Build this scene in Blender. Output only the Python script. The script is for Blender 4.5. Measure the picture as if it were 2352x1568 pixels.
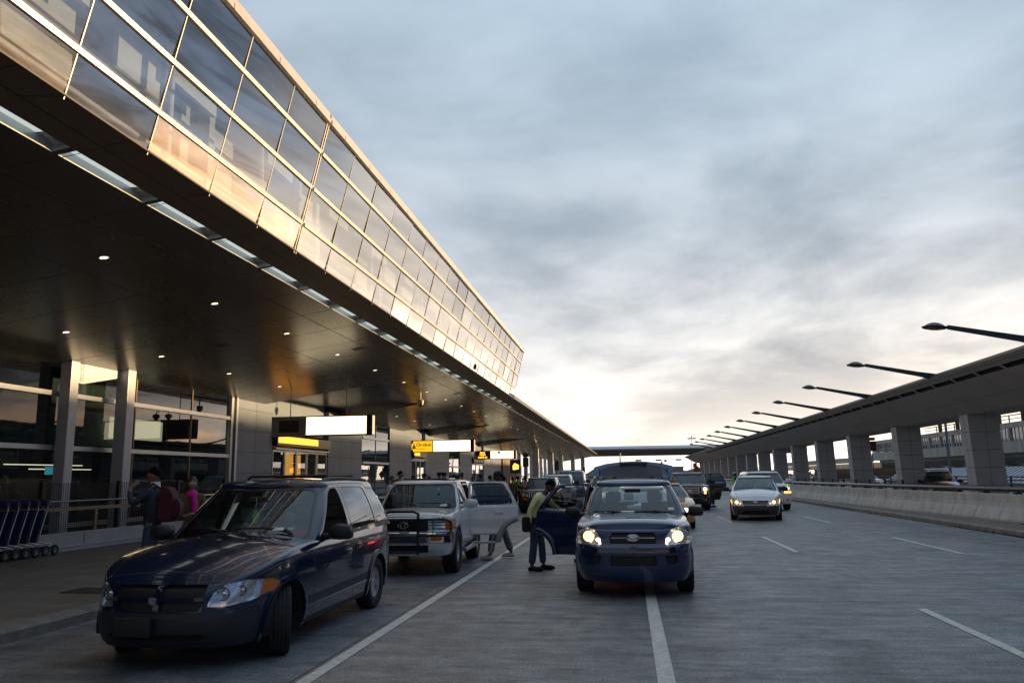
import bpy, bmesh, math, random
from mathutils import Vector, Matrix
R_=math.radians
random.seed(7)
for o in list(bpy.data.objects): bpy.data.objects.remove(o)
SC=bpy.context.scene
COL=SC.collection
# ------------------------------------------------------------ camera
cam=bpy.data.cameras.new('camera'); camo=bpy.data.objects.new('camera',cam); COL.objects.link(camo)
cam.sensor_width=36; cam.lens=28.0; cam.clip_start=.05; cam.clip_end=6000
def camera_matrix(vp=(1442.,1091.),F=1829.,cx=1176.,cy=784.,roll=R_(.8),h=1.72):
    a=Vector(((vp[0]-cx)/F,-(vp[1]-cy)/F,-1)).normalized()
    ux,uy=-math.sin(roll),math.cos(roll); uz=-(ux*a.x+uy*a.y)/a.z
    u=Vector((ux,uy,uz)).normalized(); x=a.cross(u)
    m=Matrix((x,a,u)).to_4x4(); m.translation=(0,0,h); return m
camo.matrix_world=camera_matrix()
SC.camera=camo
# ------------------------------------------------------------ light
SC.view_settings.view_transform='Standard'; SC.view_settings.look='None'
SC.view_settings.exposure=0.68; SC.view_settings.gamma=1
SUN_AZ=R_(62); SUN_EL=R_(4.2)      # azimuth measured from +Y (along the road) towards +X
sd=Vector((math.sin(SUN_AZ)*math.cos(SUN_EL),math.cos(SUN_AZ)*math.cos(SUN_EL),math.sin(SUN_EL)))
sun=bpy.data.lights.new('sun','SUN'); sun.energy=5.0; sun.angle=R_(1.0); sun.color=(1,.64,.29)
suno=bpy.data.objects.new('sun',sun); COL.objects.link(suno)
suno.rotation_euler=(-sd).to_track_quat('-Z','Y').to_euler()
def make_world():
    w=bpy.data.worlds.new('World'); SC.world=w; w.use_nodes=True
    nt=w.node_tree; N=nt.nodes; L=nt.links; N.clear()
    out=N.new('ShaderNodeOutputWorld'); bg=N.new('ShaderNodeBackground'); L.new(bg.outputs[0],out.inputs[0])
    tc=N.new('ShaderNodeTexCoord'); sep=N.new('ShaderNodeSeparateXYZ'); L.new(tc.outputs['Generated'],sep.inputs[0])
    def math_(op,a,b=None,c=None,clamp=False):
        n=N.new('ShaderNodeMath'); n.operation=op; n.use_clamp=clamp
        for i,v in enumerate((a,b,c)):
            if v is None: continue
            if isinstance(v,(int,float)): n.inputs[i].default_value=v
            else: L.new(v,n.inputs[i])
        return n.outputs[0]
    def mix(f,a,b,mode='MIX'):
        n=N.new('ShaderNodeMix'); n.data_type='RGBA'; n.blend_type=mode; n.clamp_factor=True; n.clamp_result=False
        for s,v in ((0,f),(6,a),(7,b)):
            if isinstance(v,(int,float)): n.inputs[s].default_value=v
            elif isinstance(v,tuple): n.inputs[s].default_value=(*v,1)
            else: L.new(v,n.inputs[s])
        return n.outputs[2]
    def ramp(f,st):
        n=N.new('ShaderNodeValToRGB'); L.new(f,n.inputs[0]); e=n.color_ramp.elements
        while len(e)<len(st): e.new(.5)
        for k,(p,c) in enumerate(st): e[k].position=p; e[k].color=(*c,1)
        return n.outputs[0]
    z=math_('MAXIMUM',sep.outputs[2],0.0)
    # sunward factor
    dot=N.new('ShaderNodeVectorMath'); dot.operation='DOT_PRODUCT'; L.new(tc.outputs['Generated'],dot.inputs[0])
    dot.inputs[1].default_value=(math.sin(R_(29)),math.cos(R_(29)),0.0)
    az=math_('MULTIPLY_ADD',dot.outputs['Value'],.5,.5,clamp=True)
    az2=math_('POWER',az,24.0)
    # physical twilight sky under the cloud
    sky=N.new('ShaderNodeTexSky'); sky.sky_type='NISHITA'; sky.sun_disc=False; sky.sun_elevation=SUN_EL; sky.sun_rotation=SUN_AZ
    # cloud plane coordinates
    den=math_('ADD',z,.12)
    cx=math_('DIVIDE',sep.outputs[0],den); cy=math_('DIVIDE',sep.outputs[1],den)
    cmb=N.new('ShaderNodeCombineXYZ'); L.new(cx,cmb.inputs[0]); L.new(cy,cmb.inputs[1])
    def noise(vec,sc,det,ro,dist=0,off=(0,0,0),scl=(1,1,1)):
        mp=N.new('ShaderNodeMapping'); L.new(vec,mp.inputs[0]); mp.inputs['Location'].default_value=off; mp.inputs['Scale'].default_value=scl
        n=N.new('ShaderNodeTexNoise'); L.new(mp.outputs[0],n.inputs['Vector'])
        n.inputs['Scale'].default_value=sc; n.inputs['Detail'].default_value=det; n.inputs['Roughness'].default_value=ro; n.inputs['Distortion'].default_value=dist
        return n.outputs['Fac']
    n1=noise(cmb.outputs[0],.62,5,.5,.25,(3.1,1.7,0),(1,.8,1))
    n2=noise(cmb.outputs[0],2.1,8,.55,.35,(8.3,2.2,0),(1,.75,1))
    n3=noise(tc.outputs['Generated'],3.2,7,.55,.3,(1.3,.4,0),(1,1,2.4))
    cl=math_('ADD',math_('MULTIPLY',n1,.36),math_('ADD',math_('MULTIPLY',n2,.18),math_('MULTIPLY',n3,.46)))
    clf=N.new('ShaderNodeMapRange'); clf.interpolation_type='SMOOTHSTEP'
    L.new(cl,clf.inputs[0]); clf.inputs[1].default_value=.39; clf.inputs[2].default_value=.62
    f=clf.outputs[0]
    dark=ramp(z,[(0,(.74,.67,.60)),(.05,(.56,.53,.51)),(.13,(.30,.31,.34)),(.24,(.22,.255,.30)),(.42,(.25,.315,.385)),(.7,(.28,.37,.46)),(1,(.28,.36,.45))])
    light=ramp(z,[(0,(.88,.81,.73)),(.08,(.84,.805,.765)),(.17,(.68,.68,.68)),(.30,(.45,.50,.555)),(.5,(.38,.465,.55)),(.7,(.38,.48,.58)),(1,(.36,.45,.55))])
    c=mix(f,dark,light)
    # glow low in the sky towards the hidden sun
    lowz=math_('POWER',math_('SUBTRACT',1.0,z,clamp=True),14.0)
    g=math_('MULTIPLY',math_('MULTIPLY',lowz,az2),math_('MULTIPLY_ADD',f,.7,.3))
    gl=mix(g,(0,0,0),(2.8,2.1,1.35))
    c=mix(1.0,c,gl,'ADD')
    # side away from the sun is duller
    back=math_('MULTIPLY_ADD',az,.75,.35,clamp=True)
    bc=N.new('ShaderNodeCombineXYZ')
    for k in range(3): L.new(back,bc.inputs[k])
    c=mix(1.0,c,bc.outputs[0],'MULTIPLY')
    # heavy cloud bank to the right of the road, outside the frame
    azm=math_('ARCTAN2',sep.outputs[0],sep.outputs[1])
    ss=N.new('ShaderNodeMapRange'); ss.interpolation_type='SMOOTHSTEP'; L.new(math_('ADD',azm,math_('MULTIPLY',n2,.35)),ss.inputs[0]); ss.inputs[1].default_value=R_(25)+.17; ss.inputs[2].default_value=R_(38)+.17
    st=N.new('ShaderNodeMapRange'); st.interpolation_type='SMOOTHSTEP'; L.new(z,st.inputs[0]); st.inputs[1].default_value=.45; st.inputs[2].default_value=.9; st.inputs[3].default_value=1; st.inputs[4].default_value=0
    bank=ramp(z,[(0,(1.55,1.05,.66)),(.05,(1.4,.95,.64)),(.09,(.60,.52,.52)),(.13,(.24,.36,.56)),(.25,(.26,.38,.58)),(1,(.45,.52,.62))])
    n4=noise(tc.outputs['Generated'],3.4,6,.6,.8,(.7,5.4,0),(1,1,6.5))
    sm=N.new('ShaderNodeMapRange'); sm.interpolation_type='SMOOTHSTEP'; L.new(n4,sm.inputs[0]); sm.inputs[1].default_value=.38; sm.inputs[2].default_value=.62; sm.inputs[3].default_value=.35; sm.inputs[4].default_value=1.55
    smc=N.new('ShaderNodeCombineXYZ')
    for k in range(3): L.new(sm.outputs[0],smc.inputs[k])
    bank=mix(1.0,bank,smc.outputs[0],'MULTIPLY')
    c=mix(math_('MULTIPLY',ss.outputs[0],st.outputs[0]),c,mix(1.0,c,bank,'MULTIPLY'))
    sk=N.new('ShaderNodeVectorMath'); sk.operation='SCALE'; L.new(sky.outputs[0],sk.inputs[0]); sk.inputs['Scale'].default_value=.010
    c=mix(1.0,c,sk.outputs[0],'ADD')
    L.new(c,bg.inputs[0]); bg.inputs[1].default_value=.88
make_world()
# ------------------------------------------------------------ materials
def _nodes(name):
    m=bpy.data.materials.new(name); m.use_nodes=True; nt=m.node_tree
    return m,nt,nt.nodes,nt.links,nt.nodes['Principled BSDF']
def mat(name,col,rough=.6,metal=0,var=.12,scale=3,bump=0,bscale=40,spec=.5,coat=0,stretch=(1,1,1),rvar=0):
    m,nt,N,L,b=_nodes(name)
    b.inputs['Base Color'].default_value=(*col,1); b.inputs['Roughness'].default_value=rough
    b.inputs['Metallic'].default_value=metal; b.inputs['Specular IOR Level'].default_value=spec
    if coat: b.inputs['Coat Weight'].default_value=coat; b.inputs['Coat Roughness'].default_value=.03
    tc=N.new('ShaderNodeTexCoord'); mp=N.new('ShaderNodeMapping'); L.new(tc.outputs['Object'],mp.inputs[0]); mp.inputs['Scale'].default_value=stretch
    if var or rvar:
        n=N.new('ShaderNodeTexNoise'); L.new(mp.outputs[0],n.inputs['Vector']); n.inputs['Scale'].default_value=scale; n.inputs['Detail'].default_value=6; n.inputs['Roughness'].default_value=.6
        r=N.new('ShaderNodeMapRange'); L.new(n.outputs['Fac'],r.inputs[0]); r.inputs[1].default_value=.3; r.inputs[2].default_value=.7
        r.inputs[3].default_value=1-var; r.inputs[4].default_value=1+var
        x=N.new('ShaderNodeVectorMath'); x.operation='SCALE'; x.inputs[0].default_value=col; L.new(r.outputs[0],x.inputs['Scale']); L.new(x.outputs[0],b.inputs['Base Color'])
        if rvar:
            q=N.new('ShaderNodeMapRange'); L.new(n.outputs['Fac'],q.inputs[0]); q.inputs[1].default_value=.3; q.inputs[2].default_value=.7
            q.inputs[3].default_value=max(.02,rough-rvar); q.inputs[4].default_value=rough+rvar; L.new(q.outputs[0],b.inputs['Roughness'])
    if bump:
        n=N.new('ShaderNodeTexNoise'); L.new(mp.outputs[0],n.inputs['Vector']); n.inputs['Scale'].default_value=bscale; n.inputs['Detail'].default_value=4
        k=N.new('ShaderNodeBump'); k.inputs['Strength'].default_value=bump; k.inputs['Distance'].default_value=.02; L.new(n.outputs['Fac'],k.inputs['Height']); L.new(k.outputs[0],b.inputs['Normal'])
    return m
def emis(name,col,s):
    m,nt,N,L,b=_nodes(name); b.inputs['Base Color'].default_value=(*[min(1,c) for c in col],1); b.inputs['Emission Color'].default_value=(*col,1); b.inputs['Emission Strength'].default_value=s; return m
def glassy(name,tint,refl=.3,rough=.01,gcol=(1,1,1),ior=1.5,wave=0,pw=3.5):
    """clear or tinted pane: transparent body with a fresnel reflection"""
    m,nt,N,L,b=_nodes(name); N.remove(b); out=N['Material Output']
    t=N.new('ShaderNodeBsdfTransparent'); t.inputs[0].default_value=(*tint,1)
    g=N.new('ShaderNodeBsdfGlossy'); g.inputs['Roughness'].default_value=rough; g.inputs[0].default_value=(*gcol,1)
    fr=N.new('ShaderNodeLayerWeight'); fr.inputs[0].default_value=.5
    p=N.new('ShaderNodeMath'); p.operation='POWER'; L.new(fr.outputs['Facing'],p.inputs[0]); p.inputs[1].default_value=pw
    ma=N.new('ShaderNodeMath'); ma.operation='MULTIPLY_ADD'; ma.use_clamp=True; L.new(p.outputs[0],ma.inputs[0]); ma.inputs[1].default_value=1-refl; ma.inputs[2].default_value=refl
    mx=N.new('ShaderNodeMixShader'); L.new(ma.outputs[0],mx.inputs[0]); L.new(t.outputs[0],mx.inputs[1]); L.new(g.outputs[0],mx.inputs[2]); L.new(mx.outputs[0],out.inputs[0])
    if wave:
        tc=N.new('ShaderNodeTexCoord'); n=N.new('ShaderNodeTexNoise'); L.new(tc.outputs['Object'],n.inputs['Vector']); n.inputs['Scale'].default_value=.8
        k=N.new('ShaderNodeBump'); k.inputs['Strength'].default_value=wave; k.inputs['Distance'].default_value=.05; L.new(n.outputs['Fac'],k.inputs['Height']); L.new(k.outputs[0],g.inputs['Normal'])
    return m
def paint(name,col,rough=.22,metal=.0,coat=1.0,dirt=.15):
    return mat(name,col,rough+.12,metal,var=dirt,scale=2.5,coat=coat,rvar=.06,spec=.5)
BLK=mat('black_plastic',(.018,.018,.02),.5,var=.1)
BLKG=mat('black_gloss',(.01,.01,.012),.2,var=.0,coat=.5)
RUB=mat('rubber',(.016,.016,.017),.75,var=.25,scale=8)
CHR=mat('chrome',(.75,.75,.76),.12,1,var=.05)
SILV=mat('alloy',(.5,.51,.53),.3,.9,var=.08)
DARKIN=mat('dark_interior',(.02,.02,.022),.8,var=.2)
SEATM=mat('seat_fabric',(.24,.245,.25),.85,var=.15,scale=12)
AMB=mat('amber_lens',(.65,.16,.02),.15,var=.05,coat=.6)
RED=mat('red_lens',(.35,.01,.01),.15,var=.05,coat=.6)
LITA=emis('lit_amber',(1,.42,.07),2.2)
LITR=emis('lit_red',(1,.06,.02),2.5)
LITW=emis('lit_headlamp',(1,.72,.38),1.25)
LITY=emis('lit_warm',(1,.86,.6),2.6)
CARGL=glassy('car_glass',(.42,.50,.47),.08,.01,(.85,.95,1.0))
TINTGL=glassy('tinted_glass',(.10,.11,.12),.10,.01,(.85,.93,1.0))
LENS=glassy('lamp_lens',(.96,.97,1),.05,.02)
WHITEM=mat('white_label',(.75,.77,.76),.5,var=.05)
# ------------------------------------------------------------ geometry helpers
def lk(name,me,parent=None):
    o=bpy.data.objects.new(name,me); COL.objects.link(o)
    if parent: o.parent=parent
    return o
def tag(o,label=None,cat=None,group=None,kind=None):
    if label: o['label']=label
    if cat: o['category']=cat
    if group: o['group']=group
    if kind: o['kind']=kind
    return o
def thing(name,label,cat,loc=(0,0,0),rz=0,group=None):
    o=bpy.data.objects.new(name,None); COL.objects.link(o); o.location=loc; o.rotation_euler=(0,0,rz); o.empty_display_size=.1
    return tag(o,label,cat,group)
def kids(o): return [c for c in bpy.data.objects if c.parent is o]
def copy_tree(o,parent=None,mp=None):
    c=o.copy(); COL.objects.link(c)
    if parent: c.parent=parent
    for ch in KIDS.get(o.name,[]): copy_tree(ch,c)
    return c
KIDS={}
def index_kids():
    KIDS.clear()
    for c in bpy.data.objects:
        if c.parent: KIDS.setdefault(c.parent.name,[]).append(c)
class MB:
    def __init__(s): s.bm=bmesh.new(); s.mi=0
    def m(s,i): s.mi=i; return s
    def face(s,vs):
        try: f=s.bm.faces.new(vs)
        except ValueError: return None
        f.material_index=s.mi; return f
    def poly(s,pts): return s.face([s.bm.verts.new(p) for p in pts])
    def box(s,x0,x1,y0,y1,z0,z1,M=None,bev=0):
        v=[Vector((x,y,z)) for z in (z0,z1) for x,y in ((x0,y0),(x1,y0),(x1,y1),(x0,y1))]
        if M: v=[M@p for p in v]
        v=[s.bm.verts.new(p) for p in v]
        fs=[s.face([v[i] for i in q]) for q in ((3,2,1,0),(4,5,6,7),(0,1,5,4),(1,2,6,5),(2,3,7,6),(3,0,4,7))]
        if bev:
            es=list({e for f in fs for e in f.edges})
            bmesh.ops.bevel(s.bm,geom=es,offset=bev,segments=2,affect='EDGES',profile=.6,material=-1)
        return s
    def prism(s,pts,axis,a,b,M=None,cap=True):
        """pts 2D loop extruded along axis from a to b. axis x:(y,z) y:(x,z) z:(x,y)"""
        def P(p,t):
            q={'x':(t,p[0],p[1]),'y':(p[0],t,p[1]),'z':(p[0],p[1],t)}[axis]; q=Vector(q); return M@q if M else q
        A=[s.bm.verts.new(P(p,a)) for p in pts]; B=[s.bm.verts.new(P(p,b)) for p in pts]; n=len(pts)
        for i in range(n): s.face([A[i],A[(i+1)%n],B[(i+1)%n],B[i]])
        if cap: s.face(A[::-1]); s.face(B)
        return s
    def tube(s,pts,r,seg=8,M=None,cap=True,close=False):
        pts=[Vector(p) for p in pts]
        if M: pts=[M@p for p in pts]
        n=len(pts); rs=r if isinstance(r,(list,tuple)) else [r]*n
        rings=[]; up=None
        for i,p in enumerate(pts):
            if close: d=pts[(i+1)%n]-pts[i-1]
            else: d=pts[min(i+1,n-1)]-pts[max(i-1,0)]
            d=d.normalized() if d.length>1e-9 else Vector((0,0,1))
            if up is None: up=Vector((0,0,1)) if abs(d.z)<.9 else Vector((1,0,0))
            a=d.cross(up)
            if a.length<1e-4: a=d.cross(Vector((0,1,0)))
            a.normalize(); b=a.cross(d).normalized(); up=b
            rings.append([s.bm.verts.new(p+(a*math.cos(t)+b*math.sin(t))*rs[i]) for t in [2*math.pi*k/seg for k in range(seg)]])
        for i in range(n if close else n-1):
            A=rings[i]; B=rings[(i+1)%n]
            for k in range(seg): s.face([A[k],A[(k+1)%seg],B[(k+1)%seg],B[k]])
        if cap and not close: s.face(rings[0][::-1]); s.face(rings[-1])
        return s
    def lathe(s,prof,seg=24,M=None,mats=None):
        """prof: (r,h) list revolved about local z"""
        rings=[]
        for r,h in prof:
            if r<1e-6: p=Vector((0,0,h)); rings.append([s.bm.verts.new(M@p if M else p)])
            else:
                rr=[]
                for k in range(seg):
                    t=2*math.pi*k/seg; p=Vector((r*math.cos(t),r*math.sin(t),h)); rr.append(s.bm.verts.new(M@p if M else p))
                rings.append(rr)
        for i in range(len(rings)-1):
            A,B=rings[i],rings[i+1]
            if mats: s.mi=mats[i]
            for k in range(seg):
                a0,a1=A[k%len(A)],A[(k+1)%len(A)]; b0,b1=B[k%len(B)],B[(k+1)%len(B)]
                vs=[]
                for v in (a0,a1,b1,b0):
                    if v not in vs: vs.append(v)
                if len(vs)>2: s.face(vs)
        return s
    def sphere(s,c,r,seg=12,M=None,sc=(1,1,1)):
        n=seg//2+1
        pr=[(math.sin(math.pi*i/(n-1)),-math.cos(math.pi*i/(n-1))) for i in range(n)]
        pr[0]=(0,-1); pr[-1]=(0,1)
        T=Matrix.Translation(c)@Matrix.Diagonal((r*sc[0],r*sc[1],r*sc[2],1))
        return s.lathe(pr,seg,(M@T) if M else T)
    def build(s,name,mats,parent=None,smooth=None):
        me=bpy.data.meshes.new(name); bmesh.ops.recalc_face_normals(s.bm,faces=s.bm.faces) if smooth!='keep' else None
        s.bm.to_mesh(me); s.bm.free()
        for m in (mats if isinstance(mats,(list,tuple)) else [mats]): me.materials.append(m)
        if smooth not in (None,'keep'): shade(me,smooth)
        return lk(name,me,parent)
def shade(me,ang=35):
    me.shade_smooth() if hasattr(me,'shade_smooth') else None
    try: me.set_sharp_from_angle(angle=R_(ang))
    except Exception: pass
def T(x=0,y=0,z=0,rx=0,ry=0,rz=0,s=1):
    return Matrix.Translation((x,y,z))@Matrix.Rotation(rz,4,'Z')@Matrix.Rotation(ry,4,'Y')@Matrix.Rotation(rx,4,'X')@Matrix.Diagonal((s,s,s,1))
def text(name,body,size,mats,M,parent=None,ext=.004,align='CENTER',bold=0):
    cu=bpy.data.curves.new(name,'FONT'); cu.body=body; cu.size=size; cu.extrude=ext; cu.align_x=align; cu.offset=bold
    t=bpy.data.objects.new(name,cu); COL.objects.link(t); dg=bpy.context.evaluated_depsgraph_get()
    me=bpy.data.meshes.new_from_object(t.evaluated_get(dg)); bpy.data.objects.remove(t)
    me.transform(M); me.materials.clear(); me.materials.append(mats)
    return lk(name,me,parent)
# ------------------------------------------------------------ ground, road
def road_mat():
    m,nt,N,L,b=_nodes('concrete_road')
    tc=N.new('ShaderNodeTexCoord')
    def noise(sc,det,st,ro=.6):
        mp=N.new('ShaderNodeMapping'); L.new(tc.outputs['Object'],mp.inputs[0]); mp.inputs['Scale'].default_value=st
        n=N.new('ShaderNodeTexNoise'); L.new(mp.outputs[0],n.inputs['Vector']); n.inputs['Scale'].default_value=sc; n.inputs['Detail'].default_value=det; n.inputs['Roughness'].default_value=ro; return n.outputs['Fac']
    tine=noise(6,8,(1.1,6,1),.78); tine2=noise(1.6,6,(.5,3,1),.7)      # transverse brushing
    big=noise(.35,5,(1,1,1)); grit=noise(38,4,(1,1,1),.7); track=noise(.9,3,(1,.05,1)); oil=noise(.9,6,(1.3,.5,1),.65); spot=noise(5,4,(1,.6,1),.7); mott=noise(2.2,7,(.8,1.3,1),.72)
    def mr(v,a,b,c,d):
        r=N.new('ShaderNodeMapRange'); L.new(v,r.inputs[0])
        for i,x in enumerate((a,b,c,d)): r.inputs[i+1].default_value=x
        return r.outputs[0]
    def mul(a,b_):
        n=N.new('ShaderNodeMath'); n.operation='MULTIPLY'; L.new(a,n.inputs[0]); L.new(b_,n.inputs[1]); return n.outputs[0]
    v=mul(mul(mul(mr(tine,.35,.68,.76,1.24),mr(tine2,.38,.62,.90,1.09)),mul(mr(big,.3,.7,.78,1.2),mr(oil,.36,.46,.62,1.0))),mul(mul(mul(mr(grit,.32,.68,.42,1.6),mr(mott,.34,.66,.55,1.42)),mr(spot,.30,.40,.55,1.0)),mr(track,.35,.65,.8,1.12)))
    x=N.new('ShaderNodeVectorMath'); x.operation='SCALE'; x.inputs[0].default_value=(.178,.190,.205); L.new(v,x.inputs['Scale']); L.new(x.outputs[0],b.inputs['Base Color'])
    L.new(mr(tine2,.35,.65,.62,.40),b.inputs['Roughness'])
    k=N.new('ShaderNodeBump'); k.inputs['Strength'].default_value=.6; k.inputs['Distance'].default_value=.012; L.new(grit,k.inputs['Height']); L.new(k.outputs[0],b.inputs['Normal'])
    return m
ROAD=road_mat()
LINE=mat('road_paint',(.62,.62,.58),.6,var=.45,scale=9,stretch=(1,4,1),bump=.3,bscale=60)
LINE2=LINE
KERB=mat('kerb_concrete',(.22,.20,.18),.8,var=.3,scale=4,bump=.4)
WALK=mat('sidewalk_concrete',(.20,.168,.14),.7,var=.28,scale=1.2,bump=.3,bscale=25)
CONC=mat('barrier_concrete',(.54,.52,.49),.8,var=.22,scale=2.5,bump=.5,bscale=30,stretch=(1,1,.5))
GRND=mat('far_ground',(.12,.12,.11),.9)
b=MB(); b.box(-900,900,-300,1500,-.6,-.02); tag(b.build('ground',GRND),kind='structure')
b=MB(); b.poly([(-7,-40,0),(10.2,-40,0),(10.2,420,0),(-7,420,0)]); tag(b.build('road',ROAD),kind='structure')
# slab joints of the concrete road, laid 2 mm proud as tar lines
TAR=mat('joint_tar',(.035,.035,.035),.7)
b=MB()
for X in (-2.95,):
    b.poly([(X-.008,-20,.003),(X+.008,-20,.003),(X+.008,260,.003),(X-.008,260,.003)])
y=5.6
while y<150:
    b.poly([(-6.9,y,.0035),(10,y+.06,.0035),(10,y+.075,.0035),(-6.9,y+.015,.0035)]); y+=6.1
tag(b.build('road_joints',TAR),kind='structure')
def strip(b,x,y0,y1,w,z=.006):
    n=max(1,int((y1-y0)/1.5)); 
    for i in range(n):
        a=y0+(y1-y0)*i/n; c=y0+(y1-y0)*(i+1)/n
        b.poly([(x-w/2,a,z),(x+w/2,a,z),(x+w/2,c,z),(x-w/2,c,z)])
b=MB(); strip(b,-2.83,-10,230,.13); tag(b.build('lane_line',LINE),'long solid white line between the pick-up lane and the first lane','road marking')
b=MB(); strip(b,.26,-10,140,.15); tag(b.build('lane_line',LINE),'solid white line running under the blue SUV with its tailgate up','road marking')
def dash(x,y0,y1,lab):
    b=MB(); strip(b,x,y0,y1,.12); tag(b.build('lane_dash',LINE),lab,'road marking','white dashes between the lanes')
y=6.9; k=0
D1=['nearest white dash at the lower right, the longest in the photo','white dash in front of the white minivan, second in its row','white dash beside the white minivan, third in its row']
for k,(a,c) in enumerate([(6.7,11.15),(18.75,23.3),(30.1,34.4)]): dash(3.62,a,c,D1[k])
D2=['white dash in the far right lane, nearest the kerb side','white dash right of the white SUV, second in the far row']
for k,(a,c) in enumerate([(18.4,22.9),(29.7,33.9)]): dash(6.9,a,c,D2[k])
for x in (3.62,6.9):
    for k in range(5):
        a=42.+11.6*k+(0 if x<5 else -.4); dash(x,a,a+4.4,'far white dash beyond the white minivan in the %s dashed row'%('left' if x<5 else 'right'))
# kerbs and sidewalks
b=MB(); b.prism([(-6.8,0),(-6.8,.11),(-6.85,.15),(-7.05,.15),(-7.05,0)],'y',-40,300); tag(b.build('kerb',KERB),kind='structure')
b=MB(); b.poly([(-7.05,-40,.148),(-7.05,300,.148),(-60,300,.148),(-60,-40,.148)]); tag(b.build('sidewalk',WALK),kind='structure')
b=MB()
for k in range(-3,60):
    y=k*1.83+.5; b.poly([(-7.06,y,.151),(-7.06,y+.012,.151),(-16.4,y+.012,.151),(-16.4,y,.151)])
for x in (-8.9,-10.8,-12.6,-14.4): b.poly([(x,-5,.1515),(x+.012,-5,.1515),(x+.012,120,.1515),(x,120,.1515)])
tag(b.build('sidewalk_joints',TAR),kind='structure')
b=MB(); b.prism([(10.0,0),(10.0,.13),(10.05,.16),(10.25,.16),(10.25,0)],'y',-40,300); tag(b.build('right_kerb',KERB),kind='structure')
b=MB(); b.poly([(10.25,-40,.155),(22.5,-40,.155),(22.5,300,.155),(10.25,300,.155)]); tag(b.build('right_verge',mat('verge_concrete',(.17,.15,.13),.85,var=.35,scale=3,bump=.4)),kind='structure')
b=MB(); b.poly([(22.5,-60,.012),(80,-60,.012),(80,400,.012),(22.5,400,.012)]); tag(b.build('right_road',ROAD),kind='structure')
# weeds in the right gutter
W=mat('weeds',(.06,.075,.025),.8,var=.3); b=MB(); rr=random.Random(3)
for _ in range(900):
    y=rr.choice([rr.uniform(16,27),rr.uniform(16,24),rr.uniform(22,45)]); x=10.0-abs(rr.gauss(0,.035)); h=rr.uniform(.015,.06); a=rr.uniform(0,3.14)
    dx,dy=.02*math.cos(a),.02*math.sin(a); b.poly([(x-dx,y-dy,0),(x+dx,y+dy,0),(x+rr.uniform(-.03,.03),y+rr.uniform(-.03,.03),h)])
tag(b.build('gutter_weeds',W),'thin green and brown weeds growing along the foot of the right kerb','weeds',kind='stuff')
# tar stain / manhole cover on left pavement
b=MB(); b.m(0).box(-8.25,-7.45,10.95,11.5,.153,.158); tag(b.build('utility_cover',mat('dark_steel',(.05,.045,.04),.6,.4)),'dark rectangular cover set in the pavement left of the navy minivan','utility cover')
b=MB()
b.prism([(0,0),(.9,.1),(1.0,.5),(.1,.42)],'z',0,.012,M=T(11.25,25.4,.157)); b.prism([(0,0),(.5,.0),(.42,.3),(0,.25)],'z',0,.01,M=T(11.6,25.2,.17,rx=-.3,ry=.2))
tag(b.build('rubber_mat',RUB),'torn black rubber mat lying on the verge against the concrete barrier','mat')
# ------------------------------------------------------------ concrete barrier with pipe rail
BP=[(14.2,-8),(12.75,10),(11.65,26),(10.98,36),(10.62,46),(10.55,60),(10.5,100),(10.5,205)]
def bx(y):
    for (x0,y0),(x1,y1) in zip(BP,BP[1:]):
        if y0<=y<=y1: return x0+(x1-x0)*(y-y0)/(y1-y0)
    return BP[-1][0]
def barrier():
    t=thing('concrete_barrier','long curved-face concrete barrier with a dark pipe rail along its top','barrier',(bx(20),20,.15))
    b=MB(); prof=[(0,0),(0,.06),(.03,.14),(.10,.30),(.17,.42),(.20,.55),(.215,.80),(.235,.83),(.42,.83),(.50,0)]
    ys=[-8]; 
    while ys[-1]<205: ys.append(ys[-1]+1.62)
    for k,(a,c) in enumerate(zip(ys,ys[1:])):
        g=.011; a+=g; c-=g*(3 if k%5==2 else 1)
        A=[b.bm.verts.new((bx(a)+p[0]-bx(20),a-20,p[1])) for p in prof]; B=[b.bm.verts.new((bx(c)+p[0]-bx(20),c-20,p[1])) for p in prof]
        n=len(prof)
        for i in range(n-1): b.face([A[i],A[i+1],B[i+1],B[i]])
        b.face(A); b.face(B[::-1])
    b.build('barrier_wall',CONC,t)
    b=MB(); ys2=[-8+3*k for k in range(72)]
    b.tube([(bx(y)+.30-bx(20),y-20,.965) for y in ys2],.08,12)
    for y in ys2[::1]: b.tube([(bx(y)+.30-bx(20),y-.02-20,.965),(bx(y)+.30-bx(20),y+.02-20,.965)],.086,12)
    b.build('pipe_rail',mat('brown_pipe',(.055,.038,.035),.32,.5,var=.2),t,40)
    pm=mat('rail_post',(.02,.018,.018),.5)
    for k in range(44):
        y=8+1.9*k; b=MB(); b.box(-.05,.12,-.12,.12,0,.06).box(-.02,.06,-.1,.1,0,.10); o=b.build('rail_post',pm,t); o.location=(bx(y)+.28-bx(20),y-20,.815)
barrier()
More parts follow.
